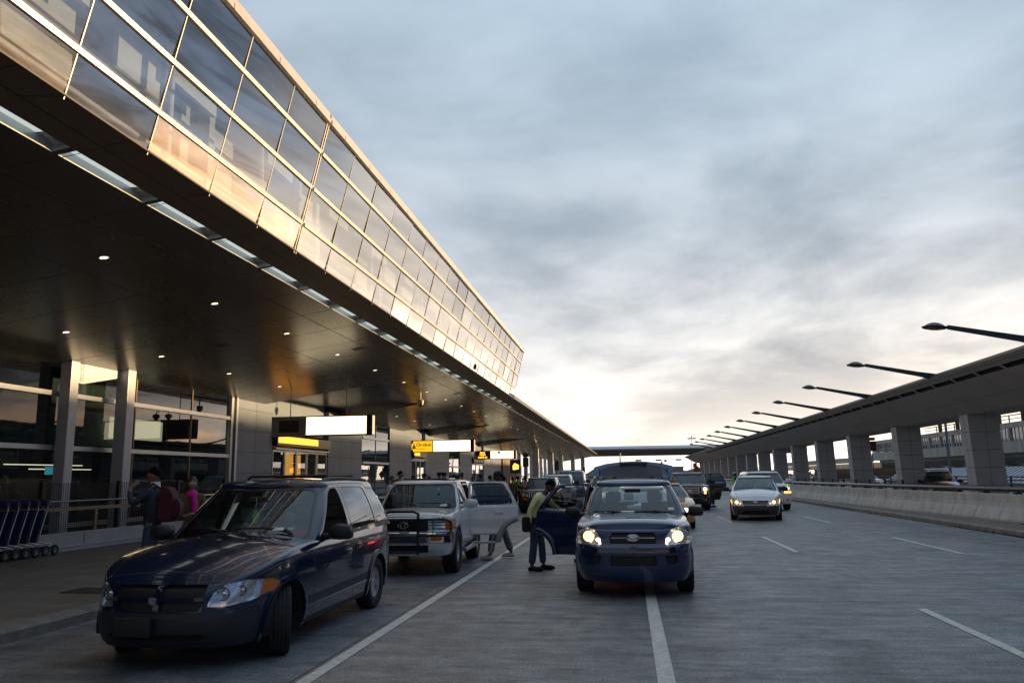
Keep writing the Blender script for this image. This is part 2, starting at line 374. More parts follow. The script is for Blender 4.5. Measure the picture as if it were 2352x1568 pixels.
# ------------------------------------------------------------ terminal building (left)
XG,ZG,SL=-7.2,6.78,.15
def sofz(x): return ZG+SL*(x-XG)
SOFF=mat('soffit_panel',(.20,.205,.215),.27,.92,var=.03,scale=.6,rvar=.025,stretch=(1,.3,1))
FASC=mat('fascia_panel',(.10,.095,.09),.45,.5,var=.06)
GOLDM=mat('band_aluminium',(.62,.58,.52),.35,.7,var=.06)
TGLASS=glassy('facade_glass',(.50,.62,.78),.15,.012,(1,.96,.92),wave=.012,pw=1.4)
GFGL=glassy('hall_glass',(.28,.34,.38),.035,.01,(.9,.95,1.0),wave=.03)
TILE=mat('stone_tile',(.19,.245,.34),.45,.1,var=.08,scale=1.0)
TILEJ=mat('tile_joint',(.03,.03,.03),.8)
WFR=mat('window_frame',(.48,.52,.58),.35,.6,var=.06)
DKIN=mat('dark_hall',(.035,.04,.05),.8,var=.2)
def terminal():
    t=thing('terminal_building','airport terminal with a leaning glass box above a long dark canopy','terminal',(-17,30,.15))
    ox,oy,oz=-17,30,.15
    Mt=Matrix.Translation((-ox,-oy,-oz))
    def bl(b,name,m,parent=t,smooth=None):
        bmesh.ops.transform(b.bm,matrix=Mt,verts=b.bm.verts) if parent is t else None
        return b.build(name,m,parent,smooth)
    Y1=206.
    # recessed slots along soffit edge: soffit is built in strips
    b=MB(); xs0,xs1=-8.05,-8.35
    S=lambda x,y,dz=0:(x,y,sofz(x)+dz)
    def strip_(x0,x1,ya,yb,dz=0): b.poly([S(x0,ya,dz),S(x1,ya,dz),S(x1,yb,dz),S(x0,yb,dz)])
    pit=2.28; y=1.2
    slots=[]
    while y<118: slots.append((y,y+pit-.13)); y+=pit
    prev=-12
    for a,c in slots:
        strip_(xs0,xs1,prev,a); prev=c
    strip_(xs0,xs1,prev,Y1)
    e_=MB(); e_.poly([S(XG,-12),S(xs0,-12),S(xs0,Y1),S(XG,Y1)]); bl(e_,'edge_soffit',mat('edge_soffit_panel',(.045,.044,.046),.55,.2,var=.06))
    # recess holes over the three entrances (wedge-shaped raised soffit)
    strip_(xs1,-11.5,-12,Y1)
    prev=-12
    for (ya,yb) in ((36,46),(60,68),(85,93)):
        strip_(-11.5,-17.3,prev,ya); prev=yb
        # raised, sloping recess
        b.poly([S(-11.5,ya),S(-17.3,ya),S(-17.3,ya,.55)]); b.poly([S(-11.5,yb),S(-17.3,yb,.55),S(-17.3,yb)])
        b.poly([S(-11.5,ya),S(-17.3,ya,.55),S(-17.3,yb,.55),S(-11.5,yb)])
    strip_(-11.5,-17.3,prev,Y1)
    bl(b,'soffit',SOFF)
    # joints of the soffit panels
    b=MB()
    for k in range(0,84):
        y=-1.+k*2.28; b.poly([S(XG,y,-.003),S(-11.5,y,-.003),S(-11.5,y+.02,-.003),S(XG,y+.02,-.003)])
        if not(35.5<y<46.5 or 59.5<y<68.5 or 84.5<y<93.5): b.poly([S(-11.5,y,-.003),S(-17.2,y,-.003),S(-17.2,y+.02,-.003),S(-11.5,y+.02,-.003)])
    for x in (-7.62,-9.3,-11.4): b.poly([S(x,-10,-.0035),S(x,200,-.0035),S(x-.02,200,-.0035),S(x-.02,-10,-.0035)])
    bl(b,'panel_joints',TILEJ)
    # recessed light troughs
    TR=mat('trough_metal',(.55,.60,.60),.3,.4,var=.05); EM=emis('trough_lamp',(.80,.88,.87),.38)
    n=0
    for a,c in slots:
        lit=.0
        b=MB(); h=.11; z0=sofz(xs0); z1=sofz(xs1)
        b.m(0); b.poly([(xs0,a,z0),(xs0,c,z0),(xs0,c,z0+h),(xs0,a,z0+h)]); b.poly([(xs1,a,z1),(xs1,c,z1),(xs1,c,z0+h),(xs1,a,z0+h)])
        b.poly([(xs0,a,z0),(xs1,a,z1),(xs1,a,z0+h),(xs0,a,z0+h)]); b.poly([(xs0,c,z0),(xs1,c,z1),(xs1,c,z0+h),(xs0,c,z0+h)])
        b.m(1 if a<56 else 0); b.poly([(xs0,a,z0+h),(xs1,a,z0+h),(xs1,c-.35,z0+h),(xs0,c-.35,z0+h)])
        b.m(0); b.poly([(xs0,c-.35,z0+h),(xs1,c-.35,z0+h),(xs1,c,z0+h-.06),(xs0,c,z0+h-.06)])
        bl(b,'light_trough',[TR,EM],t); n+=1
        if n>60: break
    vm=mat('vent_grille',(.03,.03,.03),.6)
    for x,y in ((-12.6,23.2),(-12.4,31.5),(-12.5,40.2),(-9.6,27.5),(-9.4,44),(-12.4,55),(-9.5,62)):
        b=MB()
        for k in range(5): b.poly([S(x-.22,y+.1*k,-.006),S(x+.22,y+.1*k,-.006),S(x+.22,y+.1*k+.05,-.006),S(x-.22,y+.1*k+.05,-.006)])
        bl(b,'soffit_vent',vm)
    # round downlights
    rim=mat('downlight_rim',(.3,.3,.3),.4,.5)
    proto=None
    for x,ys in ((-10.5,[14.52+4.5*k-9 for k in range(24)]),(-14.6,[18.9+4.42*k for k in range(20)])):
        for y in ys:
            if x<-12 and (35.5<y<46.5 or 59.5<y<68.5 or 84.5<y<93.5): continue
            if proto is None:
                b=MB(); Mr=Matrix.Rotation(math.atan(-SL),4,'Y')
                b.m(0).lathe([(.11,-.006),(.095,-.012),(.09,.0),(.08,.002)],20,Mr); b.m(1).lathe([(.08,-.006),(0,-.006)],20,Mr)
                proto=b.build('downlight',[rim,emis('downlight_lens',(1,.84,.62),1.4)],t,40); o=proto
            else: o=proto.copy(); COL.objects.link(o); o.parent=t
            o.location=(x-ox,y-oy,sofz(x)-.004-oz)
    # roof and back of canopy slab
    b=MB()
    b.prism([(XG,ZG),(XG,ZG+.22),(-9.5,ZG+.5),(-17.3,ZG+.5),(-17.3,sofz(-17.3)+.65),(-11.4,sofz(-11.4)+.4),(-9,sofz(-9)+.3),(XG-.4,sofz(XG-.4)+.02)],'y',51.8,Y1)
    b.box(-7.42,-7.2+.002,-12,51.8,ZG+.005,ZG+.035)
    bl(b,'canopy_roof',FASC)
    b=MB(); 
    b.poly([(XG,Y1,ZG),(-17.3,Y1,sofz(-17.3)),(-17.3,Y1,ZG+.4),(XG,Y1,ZG+.2)])
    bl(b,'canopy_end',FASC)
    # leaning glass box
    rows=[ZG+.02,7.42,8.25,9.08,9.78]
    C=.235
    gx=lambda z:XG+C*(z-ZG)
    yj=16.47; mods=[yj-1.88*k for k in range(6,0,-1)]+[yj+.0]+[yj+(51.5-yj)/19*k for k in range(1,20)]
    for i in range(len(mods)-1):
        a,c=mods[i],mods[i+1]
        for j in range(4):
            z0,z1=rows[j]+.0,rows[j+1]
            b=MB(); jit=random.uniform(-.009,.009); jt=random.uniform(-.007,.007)
            b.poly([(gx(z0)-.03+jit+jt,a+.02,z0+.03),(gx(z0)-.03-jit+jt,c-.02,z0+.03),(gx(z1)-.03-jit-jt,c-.02,z1-.03),(gx(z1)-.03+jit-jt,a+.02,z1-.03)])
            bl(b,'glass_pane',TGLASS)
    # nearer, out-of-frame end of the box closed with panels
    for j in (1,2,3):
        z=rows[j]; b=MB(); Mx=Matrix.Translation((gx(z),0,z))@Matrix.Rotation(math.atan(C),4,'Y')
        for (ya,yb) in ((-6,yj-.06),(yj+.06,51.5)): b.box(-.06,.02,ya,yb,-.038,.038,M=Mx)
        bl(b,'transom',GOLDM)
    b=MB(); z=rows[4]
    for (ya,yb) in ((-6,yj-.04),(yj+.04,51.5)):
        b.box(gx(z)-.2,gx(z)+.06,ya,yb,z-.02,z+.09); b.box(gx(z)-.25,gx(z)+.035,ya,yb,z+.095,z+.23)
    bl(b,'parapet_coping',GOLDM)
    b=MB()
    for k in range(-3,30):
        y=yj+1.85*k+.9
        if -5<y<51: b.box(gx(z)+.03,gx(z)+.064,y,y+.012,z-.021,z+.092)
    bl(b,'coping_joints',TILEJ)
    for i,y in enumerate(mods):
        b=MB(); 
        w=.008 if i!=6 else .035
        for s_ in ((0,) if i!=6 else (-.05,.05)):
            za,zb=rows[0]-.06,rows[4]
            b.prism([(gx(za)-.03,za),(gx(za)-.015,za),(gx(zb)-.015,zb),(gx(zb)-.03,zb)],'y',y-w/(1 if i!=6 else 2.)+s_,y+w/(1 if i!=6 else 2.)+s_)
        bl(b,'mullion',GOLDM)
    # box interior seen through the glass
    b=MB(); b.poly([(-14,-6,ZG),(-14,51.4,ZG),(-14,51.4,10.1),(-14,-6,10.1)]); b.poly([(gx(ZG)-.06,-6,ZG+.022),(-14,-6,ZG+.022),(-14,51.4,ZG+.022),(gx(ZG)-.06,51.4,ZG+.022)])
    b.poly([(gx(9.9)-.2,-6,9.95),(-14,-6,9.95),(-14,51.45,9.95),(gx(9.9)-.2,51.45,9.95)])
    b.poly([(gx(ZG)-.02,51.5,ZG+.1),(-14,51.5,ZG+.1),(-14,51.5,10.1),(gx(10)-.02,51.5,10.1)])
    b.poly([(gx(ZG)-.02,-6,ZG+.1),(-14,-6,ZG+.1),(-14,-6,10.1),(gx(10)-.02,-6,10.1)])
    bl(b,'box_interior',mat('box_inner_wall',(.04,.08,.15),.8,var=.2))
    BM=mat('beige_duct',(.85,.70,.58),.5,var=.1)
    b=MB()
    for k in range(26):
        y=1+2*k
        if k%3==0: b.tube([(-8.3,y,ZG+.2),(-8.3,y,9.9)],.09,10)
        if k%3==1: b.box(-8.9,-8.6,y,y+.22,7.6,9.9)
        if k%4==2: b.box(-8.8,-8.7,y-1,y+.3,9.0,9.75)
        if k%5==3: b.tube([(-8.4,y,9.6),(-9.5,y+2.5,7.2)],.07,8)
    b.tube([(-8.8,-5,8.9),(-8.8,51,8.9)],.11,10); b.tube([(-8.7,-5,8.0),(-8.7,51,8.0)],.05,8)
    for k in range(12): b.box(-8.5,-8.4,1+4.1*k,2.6+4.1*k,9.35,9.6)
    bl(b,'steelwork',BM,smooth=40)
    b=MB()
    for k in range(9):
        y=9+5.5*k; b.box(-9.0,-8.95,y,y+2.2,8.3,9.6)
    bl(b,'wall_board',mat('beige_board',(.70,.60,.50),.6,var=.08))
    # ---------------- ground floor hall curtain wall, X=-17.1
    XW=-17.1
    tr=[.35,1.55,2.78,4.38,5.55]
    # transoms (wall to -20 m out of frame)
    for (ya,yb) in ((8,32.6),(50.4,56.2),(76.3,81)):
        for z in (2.78,4.40,.45): 
            b=MB(); b.box(XW-.02,XW+.10,ya,yb,z-.07,z+.07); bl(b,'hall_transom',WFR)
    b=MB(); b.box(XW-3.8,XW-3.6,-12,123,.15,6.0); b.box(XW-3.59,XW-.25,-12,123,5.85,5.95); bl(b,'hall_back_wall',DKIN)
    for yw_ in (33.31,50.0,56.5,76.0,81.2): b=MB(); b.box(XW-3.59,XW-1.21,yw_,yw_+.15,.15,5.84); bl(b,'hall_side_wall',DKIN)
    ys=[8,12,15.2,18.4,22.2,25.9,29.6,32.6]
    for a,c in zip(ys,ys[1:]):
        for z0,z1 in ((.2,2.72),(2.85,4.33),(4.47,5.4)):
            b=MB(); b.poly([(XW,a+.02,z0),(XW,c-.02,z0),(XW,c-.02,z1),(XW,a+.02,z1)]); bl(b,'hall_pane',GFGL)
    for a,c in ((50.4,53.3),(53.3,56.2),(76.3,81)):
        for z0,z1 in ((.2,2.72),(2.85,4.33),(4.47,5.4)):
            b=MB(); b.poly([(XW,a+.02,z0),(XW,c-.02,z0),(XW,c-.02,z1),(XW,a+.02,z1)]); bl(b,'hall_pane',GFGL)
    for y in ys[1:-1]+[53.3]:
        b=MB(); b.box(XW-.05,XW+.03,y-.03,y+.03,.15,5.6); bl(b,'hall_mullion',mat('bronze_mullion',(.16,.11,.08),.4,.6))
    # inside the hall: dim lamps, mural, counters
    b=MB()
    for y0,y1,z in ((19.3,20.6,2.32),(22.0,22.6,2.32),(22.9,26.5,2.32),(24,27,2.18)): b.box(XW-2.4,XW-2.3,y0,y1,z,z+.03)
    bl(b,'ceiling_strip_lamp',emis('strip_lamp',(1,.8,.5),1.6))
    mur=mat('mural_green',(.12,.17,.13),.7,var=.5,scale=3.5)
    b=MB()
    for y0,y1 in ((14.6,20.2),(21.6,28.2)): b.box(XW-1.6,XW-1.55,y0,y1,3.0,5.3)
    bl(b,'mural_panel',mur)
    b=MB(); b.box(XW-2.6,XW-1.8,15,32,.15,1.1); b.box(XW-3.2,XW-3,19,30,1.1,1.9); bl(b,'check_in_counter',mat('counter_wood',(.10,.085,.06),.6))
    b=MB(); b.box(XW-1.5,XW-1.4,23.6,24.2,2.0,2.25); bl(b,'blue_screen',emis('screen_blue',(.1,.5,.6),.6))
    b=MB(); b.box(XW-1.3,XW-1.2,26.4,29.6,3.3,4.05); bl(b,'lit_panel',emis('lit_cream',(1,.85,.52),.55))
    # silver jamb column between hall and tiles
    b=MB(); b.box(XW-.1,XW+.12,32.65,32.85,.15,5.6).box(XW-.1,XW+.2,32.95,33.1,.15,5.6).box(XW-.1,XW+.1,33.1,33.3,.15,5.6); bl(b,'wall_jamb',WFR)
    # stone-tile piers
    piers=[(33.3,36.9),(44.3,50.2),(56.4,62.4),(66.8,76.1),(81.1,87.7),(95.0,108.5)]
    for k,(a,c) in enumerate(piers):
        b=MB(); b.m(0).box(XW-1.2,XW+.08,a,c,.15,5.6)
        b.m(1); zz=.15
        nz=6; 
        for j in range(1,nz): z=.15+j*.95; b.box(XW+.07,XW+.083,a-.002,c+.002,z-.008,z+.008); b.box(XW-1.1,XW+.07,a-.003,a+.01,z-.008,z+.008)
        ny=max(2,round((c-a)/1.75))
        for j in range(1,ny): y=a+(c-a)*j/ny; b.box(XW+.07,XW+.082,y-.008,y+.008,.15,5.6)
        bl(b,'stone_pier',[TILE,TILEJ])
    b=MB(); b.box(XW-1.2,XW+.3,108.6,123,.15,5.6); bl(b,'end_wall',mat('brown_wall',(.20,.15,.11),.6))
    # upper wall above entrances + back
    
    for ya,yb,z in ((36.9,44.3,4.05),(62.4,66.8,3.6),(87.7,95,3.6)): b=MB(); b.box(XW-1.2,XW-.2,ya,yb,z,5.9); bl(b,'over_door_wall',TILE)
    # entrances with sliding doors
    ORG=emis('amber_header_glow',(1,.36,.03),1.7); WARM=emis('vestibule_glow',(1,.40,.06),1.3)
    for k,(a,c) in enumerate(((37.05,44.2),(62.5,66.7),(87.8,94.9))):
        e=lk('entrance',None,t); e.location=(XW-ox,a-oy,0); L_=c-a
        b=MB(); b.box(-.25,.28,0,L_,3.25,3.75); b.build('door_header',mat('header_steel',(.12,.10,.09),.35,.8),e)
        if k<2:
            b=MB(); b.box(.281,.30,.1,L_*(.72 if k==0 else .4),3.38,3.70); b.build('header_glow_strip',ORG,e)  # emissive amber strip stands in for the orange glow over the entrance
        b=MB(); b.box(-.25,.22,0,L_,3.06,3.14); b.build('door_track',WFR,e)
        n=5 if k==0 else 3
        for j in range(n):
            y=L_*j/n; b=MB(); w=L_/n
            b.m(0).box(-.04,.04,y+.02,y+.08,0,3.05).box(-.04,.04,y+w-.08,y+w-.02,0,3.05).box(-.04,.04,y+.08,y+w-.08,2.95,3.05).box(-.04,.04,y+.08,y+w-.08,0,.12)
            o=b.build('sliding_door',WFR,e)
            b=MB(); b.poly([(0,y+.08,.12),(0,y+w-.08,.12),(0,y+w-.08,2.95),(0,y+.08,2.95)]); b.build('door_glass',GFGL,o)
        b=MB(); b.box(-3.4,-3.3,0,L_,0,3.3); b.box(-3.3,-.3,0,L_,3.3,3.35); b.build('vestibule_wall',mat('vestibule',(.25,.17,.09),.6,var=.2),e)
        if k==0:
            b=MB(); b.box(-.62,-.58,3.0,3.9,.3,2.9).box(-.62,-.58,4.2,4.9,.3,2.9); b.build('doorway_glow_panel',WARM,e)  # emissive panels added behind the door glass to make it glow orange
    # steel columns in front of the hall glass
    WC=mat('white_steel',(.55,.61,.72),.4,.2,var=.07)
    for (x,y,w) in ((-16.75,22.0,.36),(-16.55,24.5,.42)):
        b=MB(); b.box(x-w/2,x+w/2,y-w/2,y+w/2,.15,5.5,bev=.015); b.box(x-w/2-.1,x+w/2+.1,y-w/2-.1,y+w/2+.1,.15,.22); bl(b,'steel_column',WC)
    b=MB(); b.prism([(22.15,5.5),(22.15,4.75),(22.5,4.75),(24.3,5.15),(24.3,5.5)],'x',-16.9,-16.65)
    for j in range(8):
        for i in range(2): b.sphere((-16.63,22.35+.1*i,4.85+.07*j),.02,6)
    bl(b,'bracket_beam',WC)
    # far free-standing columns carrying the canopy
    for k in range(10):
        y=128+8.2*k
        b=MB(); b.box(-17.5,-16.9,y,y+.9,.15,sofz(-17.2)); bl(b,'canopy_column',WC)
    for (x,y) in ((-12.6,188),(-10.9,199),(-13.6,120),(-13.8,146),(-13.6,166)):
        b=MB(); b.box(x-.45,x+.45,y-.4,y+.4,.15,sofz(x)+.02); bl(b,'canopy_column',WC)
    return t
terminal()
# ------------------------------------------------------------ right canopy on stone pillars
RC=mat('right_soffit',(.52,.50,.49),.6,.0,var=.08,scale=.7)
def right_canopy():
    XE,ZE,XP,ZP,Y0,Y1=13.8,5.90,16.5,4.42,2,200
    t=thing('road_canopy','long low canopy on stone-clad pillars over the right edge of the road','canopy',(17.2,30,.155)); O=Matrix.Translation((-17.2,-30,-.155))
    def bl(b,name,m,sm=None):
        bmesh.ops.transform(b.bm,matrix=O,verts=b.bm.verts); return b.build(name,m,t,sm)
    sl=(ZP-ZE)/(XP-XE); zs=lambda x:ZE+sl*(x-XE)
    b=MB(); xa,xb=XE+.42,XE+.66
    def st(x0,x1,a,c,d=0): b.poly([(x0,a,zs(x0)+d),(x0,c,zs(x0)+d),(x1,c,zs(x1)+d),(x1,a,zs(x1)+d)])
    st(XE,xa,Y0,Y1); y=Y0; sl_=[]
    while y<150: sl_.append((y+.1,y+2.2)); y+=2.35
    p=Y0
    for a,c in sl_: st(xa,xb,p,a); p=c
    st(xa,xb,p,Y1); st(xb,XP,Y0,Y1); b.poly([(XP,Y0,ZP),(XP,Y1,ZP),(18.3,Y1,ZP-.02),(18.3,Y0,ZP-.02)])
    b.poly([(18.3,Y0,ZP-.02),(18.3,Y1,ZP-.02),(21.5,Y1,ZP+1.0),(21.5,Y0,ZP+1.0)])
    b.poly([(XE,Y0,ZE),(XP,Y0,ZP),(18.3,Y0,ZP-.02),(21.5,Y0,ZP+1.0),(21.5,Y0,ZP+1.15),(16,Y0,ZE+.33),(XE,Y0,ZE+.09)])
    b.poly([(XE,Y1,ZE),(XE,Y1,ZE+.09),(16,Y1,ZE+.33),(21.5,Y1,ZP+1.15),(21.5,Y1,ZP+1.0),(18.3,Y1,ZP-.02),(XP,Y1,ZP)])
    bl(b,'canopy_soffit',RC)
    b=MB(); b.poly([(XE,Y0,ZE),(XE,Y0,ZE+.09),(XE,Y1,ZE+.09),(XE,Y1,ZE)]); b.poly([(XE,Y0,ZE+.09),(16,Y0,ZE+.33),(16,Y1,ZE+.33),(XE,Y1,ZE+.09)]); b.poly([(16,Y0,ZE+.33),(21.5,Y0,ZP+1.15),(21.5,Y1,ZP+1.15),(16,Y1,ZE+.33)]); b.poly([(21.5,Y0,ZP+1.0),(21.5,Y1,ZP+1.0),(21.5,Y1,ZP+1.15),(21.5,Y0,ZP+1.15)])
    bl(b,'canopy_roof',mat('canopy_metal',(.13,.12,.12),.4,.5))
    b=MB()
    y=Y0
    while y<150: st(XE,XP,y,y+.014,-.003); y+=4.7
    st(XE+.2,XE+.215,Y0,Y1,-.004); st(15.6,15.612,Y0,Y1,-.004)
    bl(b,'panel_joints',TILEJ)
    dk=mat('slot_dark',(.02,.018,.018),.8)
    for a,c in sl_:
        b=MB(); h=.2
        b.poly([(xa,a,zs(xa)),(xa,c,zs(xa)),(xa,c,zs(xa)+h),(xa,a,zs(xa)+h)]); b.poly([(xb,a,zs(xb)),(xb,c,zs(xb)),(xb,c,zs(xa)+h),(xb,a,zs(xa)+h)])
        b.poly([(xa,a,zs(xa)+h),(xb,a,zs(xa)+h),(xb,c,zs(xa)+h),(xa,c,zs(xa)+h)]); b.poly([(xa,a,zs(xa)),(xb,a,zs(xb)),(xb,a,zs(xa)+h),(xa,a,zs(xa)+h)]); b.poly([(xa,c,zs(xa)),(xb,c,zs(xb)),(xb,c,zs(xa)+h),(xa,c,zs(xa)+h)])
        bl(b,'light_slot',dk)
    for y in (8.6,18.2,27.9):
        pass
    for y,xx in ((37.3,16.6),(42.2,16.6)):
        b=MB(); b.tube([(xx,y,ZE+.3),(xx,y,ZE+.62)],.018,6); b.tube([(xx,y,ZE+.62),(xx,y,ZE+.78)],.035,8); bl(b,'antenna',BLK)
pmat=mat('pillar_stone',(.46,.475,.51),.55,.05,var=.07,scale=1.5)
def right_pillars():
    proto=None
    for k in range(16):
        y=31.4+10.3*k*1.0 if False else 42.2-10.6+10.6*k
        if proto is None:
            o=thing('stone_pillar','x','pillar',(16.5,y,.155),0,'stone-clad pillars under the road canopy')
            b=MB(); H=4.28
            def slab(z0,z1):
                x0=lambda z:.0+.14*(1-z/H); 
                v=[]
                for z in (z0,z1): v+= [(x0(z),-.5,z),(1.42+.1*(1-z/H),-.5,z),(1.42+.1*(1-z/H),.5,z),(x0(z),.5,z)]
                vs=[b.bm.verts.new(p) for p in v]
                for q in ((3,2,1,0),(4,5,6,7),(0,1,5,4),(1,2,6,5),(2,3,7,6),(3,0,4,7)): b.face([vs[i] for i in q])
            n=5
            for j in range(n):
                z0,z1=H*j/n,H*(j+1)/n; slab(z0,z1-.02)
            b.build('stone_cladding',pmat,o)
            b=MB(); b.box(.17,1.38,-.47,.47,0,H); b.box(.14,.16,-.508,-.0,0,.01); 
            b.box(.78,.795,-.502,-.47,0,H); 
            b.prism([(.145,0),(.004,H),(-.003,H),(.138,0)],'y',-.008,.008)
            b.build('joint_core',TILEJ,o); proto=o; index_kids()
        else:
            o=copy_tree(proto); o.location=(16.5,y,.155)
        names=['nearest stone pillar, just past the right edge of the photo','widest stone pillar in view, left of the black sedan at the right edge','second stone pillar from the right, right of a bright gap and left of the burgundy minivan','third stone pillar from the right, right of the square patch of bright sky','fourth stone pillar from the right, left of the square patch of bright sky','fifth stone pillar from the right, above the pipe rail','sixth stone pillar from the right, behind the white SUV','seventh stone pillar from the right, behind the roof of the white SUV']
        o['label']=names[k] if k<len(names) else 'one of the far stone pillars crowding together before the canopy ends'
right_canopy(); right_pillars()
# ------------------------------------------------------------ lamp arms cantilevered off the right canopy
LM=mat('lamp_blue_steel',(.035,.055,.075),.4,.4,var=.1)
def lamp_arms():
    proto=None
    words=['nearest','second nearest','third nearest','fourth nearest','fifth nearest','sixth nearest','seventh nearest','eighth nearest','ninth nearest','tenth nearest','second farthest','farthest']
    for k in range(12):
        y=28.85+9.74*k
        if proto is None:
            o=thing('street_lamp','x','street lamp',(14.1,y,6.02),0,'lamp arms reaching out over the road from the right canopy')
            b=MB()
            def bar(x0,z0,h0,x1,z1,h1,w=.07): 
                v=[b.bm.verts.new(p) for p in ((x0,-w,z0),(x0,w,z0),(x0,w,z0+h0),(x0,-w,z0+h0),(x1,-w,z1),(x1,w,z1),(x1,w,z1+h1),(x1,-w,z1+h1))]
                for q in ((0,1,2,3),(7,6,5,4),(0,4,5,1),(1,5,6,2),(2,6,7,3),(3,7,4,0)): b.face([v[i] for i in q])
            bar(0.35,-.32,.34,-.75,0,.20); bar(-.75,0,.20,-3.0,.51,.13)
            for j in range(4): b.tube([(-.9-.6*j,-.085,.12+.13*j),(-.9-.6*j,.085,.12+.13*j)],.018,8)
            b.build('arm',LM,o)
            b=MB(); Mh=T(-3.42,0,.60,ry=.10)
            b.lathe([(0,.15),(.12,.14),(.25,.09),(.33,.03),(.40,.0),(.42,-.015),(.38,-.05),(.30,-.06)],24,Mh@Matrix.Diagonal((1.0,.85,1,1)))
            b.box(.36,.60,-.05,.05,-.03,.05,M=Mh); b.build('lamp_head',LM,o,40)
            b=MB(); b.lathe([(.30,-.058),(.24,-.085),(.12,-.10),(0,-.105)],24,Mh@Matrix.Diagonal((1.0,.85,1,1))); b.build('lamp_lens',mat('lamp_amberglass',(.25,.17,.08),.25,var=.3,scale=14,coat=.5),o,40)
            proto=o; index_kids()
        else: o=copy_tree(proto); o.location=(14.1,y,6.02)
        o['label']='%s lamp arm with a saucer head reaching left from the right canopy edge'%words[k]
lamp_arms()
# ------------------------------------------------------------ building beyond the second road
BC=mat('bleached_concrete',(.42,.42,.40),.8,var=.22,scale=.8,stretch=(1,1,.25)); BW=mat('station_glass',(.06,.08,.09),.08,.0,var=.1,coat=1)
def station():
    t=thing('station_building','weathered concrete elevated building with ribbon windows beyond the right pillars','building',(42,110,.1)); O=Matrix.Translation((-42,-110,-.1))
    def bl(b,n,m,sm=None): bmesh.ops.transform(b.bm,matrix=O,verts=b.bm.verts); return b.build(n,m,t,sm)
    Ya,Yb=-45,147  # near end extended out of view to keep low sun off the cars
    b=MB(); b.prism([(42,3.6),(42,4.85),(42.25,4.85),(42.25,6.3),(42,6.3),(42,6.9),(43.5,6.9),(43.5,7.0),(56,7.0),(56,1.0),(47,1.9),(43.3,3.15),(43.2,3.6)],'y',Ya,Yb); bl(b,'wall',BC)
    b=MB(); b.prism([(42,3.4),(42,4.45),(42.3,4.45),(42.3,3.4)],'y',Yb+.01,Yb+90); b.box(43.5,50,Yb,Yb+90,2.4,3.4); bl(b,'ramp_deck',BC)
    y=Ya+1; n=0
    while y<Yb-4:
        b=MB(); w=3.5
        b.m(0).box(42.15,42.2,y,y+w,4.87,6.28)
        b.m(1)
        for j in range(5): b.box(42.09,42.15,y+w*j/4-.035,y+w*j/4+.035,4.87,6.28)
        b.box(42.10,42.149,y,y+w,5.4,5.45)
        bl(b,'window',[BW,WFR])
        b=MB(); b.box(41.97,42.24,y+w+.05,y+w+.45,4.86,6.29); bl(b,'window_pier',BC); y+=w+.5
    b=MB()
    yy=Ya
    while yy<Yb+80: b.box(41.985,41.999,yy,yy+.03,3.62,4.84); yy+=6
    bl(b,'wall_joints',TILEJ)
    # butterfly roof with slender columns above
    b=MB(); b.prism([(40.2,9.2),(40.2,9.35),(45,8.6),(52,9.9),(52,9.75),(45,8.4)],'y',Ya,126); bl(b,'roof',mat('roof_white',(.5,.5,.5),.6))
    rcm=mat('rust_column',(.14,.08,.06),.7)
    for k in range(28):
        b=MB(); y=Ya+2+6*k; b.box(43.2,43.6,y-.2,y+.2,7,8.6); bl(b,'roof_column',rcm)
    b=MB()
    for k in range(54): b.box(43.0,43.1,Ya+3.1*k,Ya+.12+3.1*k,7,7.8)
    b.box(43.0,43.08,Ya,124,7.75,7.85); b.box(43,43.08,Ya,124,7.35,7.42); bl(b,'roof_railing',BLK)
    # undercroft piers
    for k in range(15):
        b=MB(); y=Ya+6+12*k; b.box(45.5,46.6,y,y+1.2,.1,2.4); bl(b,'undercroft_pier',BC)
    b=MB(); b.box(52,52.2,Ya,Yb+90,.1,3); bl(b,'undercroft_wall',mat('undercroft',(.07,.06,.05),.9))
    b=MB()
    for k in range(15): b.box(46,46.1,Ya+12*k,Ya+12*k+3,1.82,1.87)
    bl(b,'tube_light',emis('tube_light',(.8,.9,1),1.2))
    return t
station()
# white ribbed roof standing between the far road and the building
b=MB(); t=thing('ribbed_shed','pale ribbed metal shed roof behind the burgundy minivan','shed',(36,90,.012))
b.prism([(-1.5,.55),(1.5,2.05),(1.5,1.9),(-1.5,.4)],'y',-34,26); b.prism([(-1.3,0),(-1.3,.5),(-1.2,.5),(-1.2,0)],'y',-34,26); b.build('roof',mat('ribbed_white',(.42,.48,.56),.45,.2),t)
b=MB()
for k in range(58):
    y=-33.6+1.02*k; b.prism([(-1.5,.555),(1.5,2.055),(1.5,2.10),(-1.5,.60)],'y',y,y+.07)
b.build('roof_ribs',mat('rib_blue_grey',(.2,.25,.3),.5,.2),t)  # ribs a darker blue-grey than the roof sheet
# guard rail of far road
def guard(x,y0,y1,z,label):
    t=thing('guard_rail',label,'guard rail',(x,y0,.012)); 
    m=mat('rail_dark',(.05,.05,.055),.5,.3)
    b=MB()
    for h in (.45,.75,1.05): b.box(-.05,.05,0,y1-y0,h,h+.12)
    b.build('rail_beams',m,t)
    b=MB(); n=int((y1-y0)/3)
    for k in range(n): b.box(-.04,.12,3*k,3*k+.12,0,1.2)
    b.build('rail_posts',m,t)
guard(33.5,50,124,0,'dark three-beam guard rail seen behind the burgundy minivan')
guard(29,118,190,0,'pale three-beam guard rail in the distance seen between the right pillars')
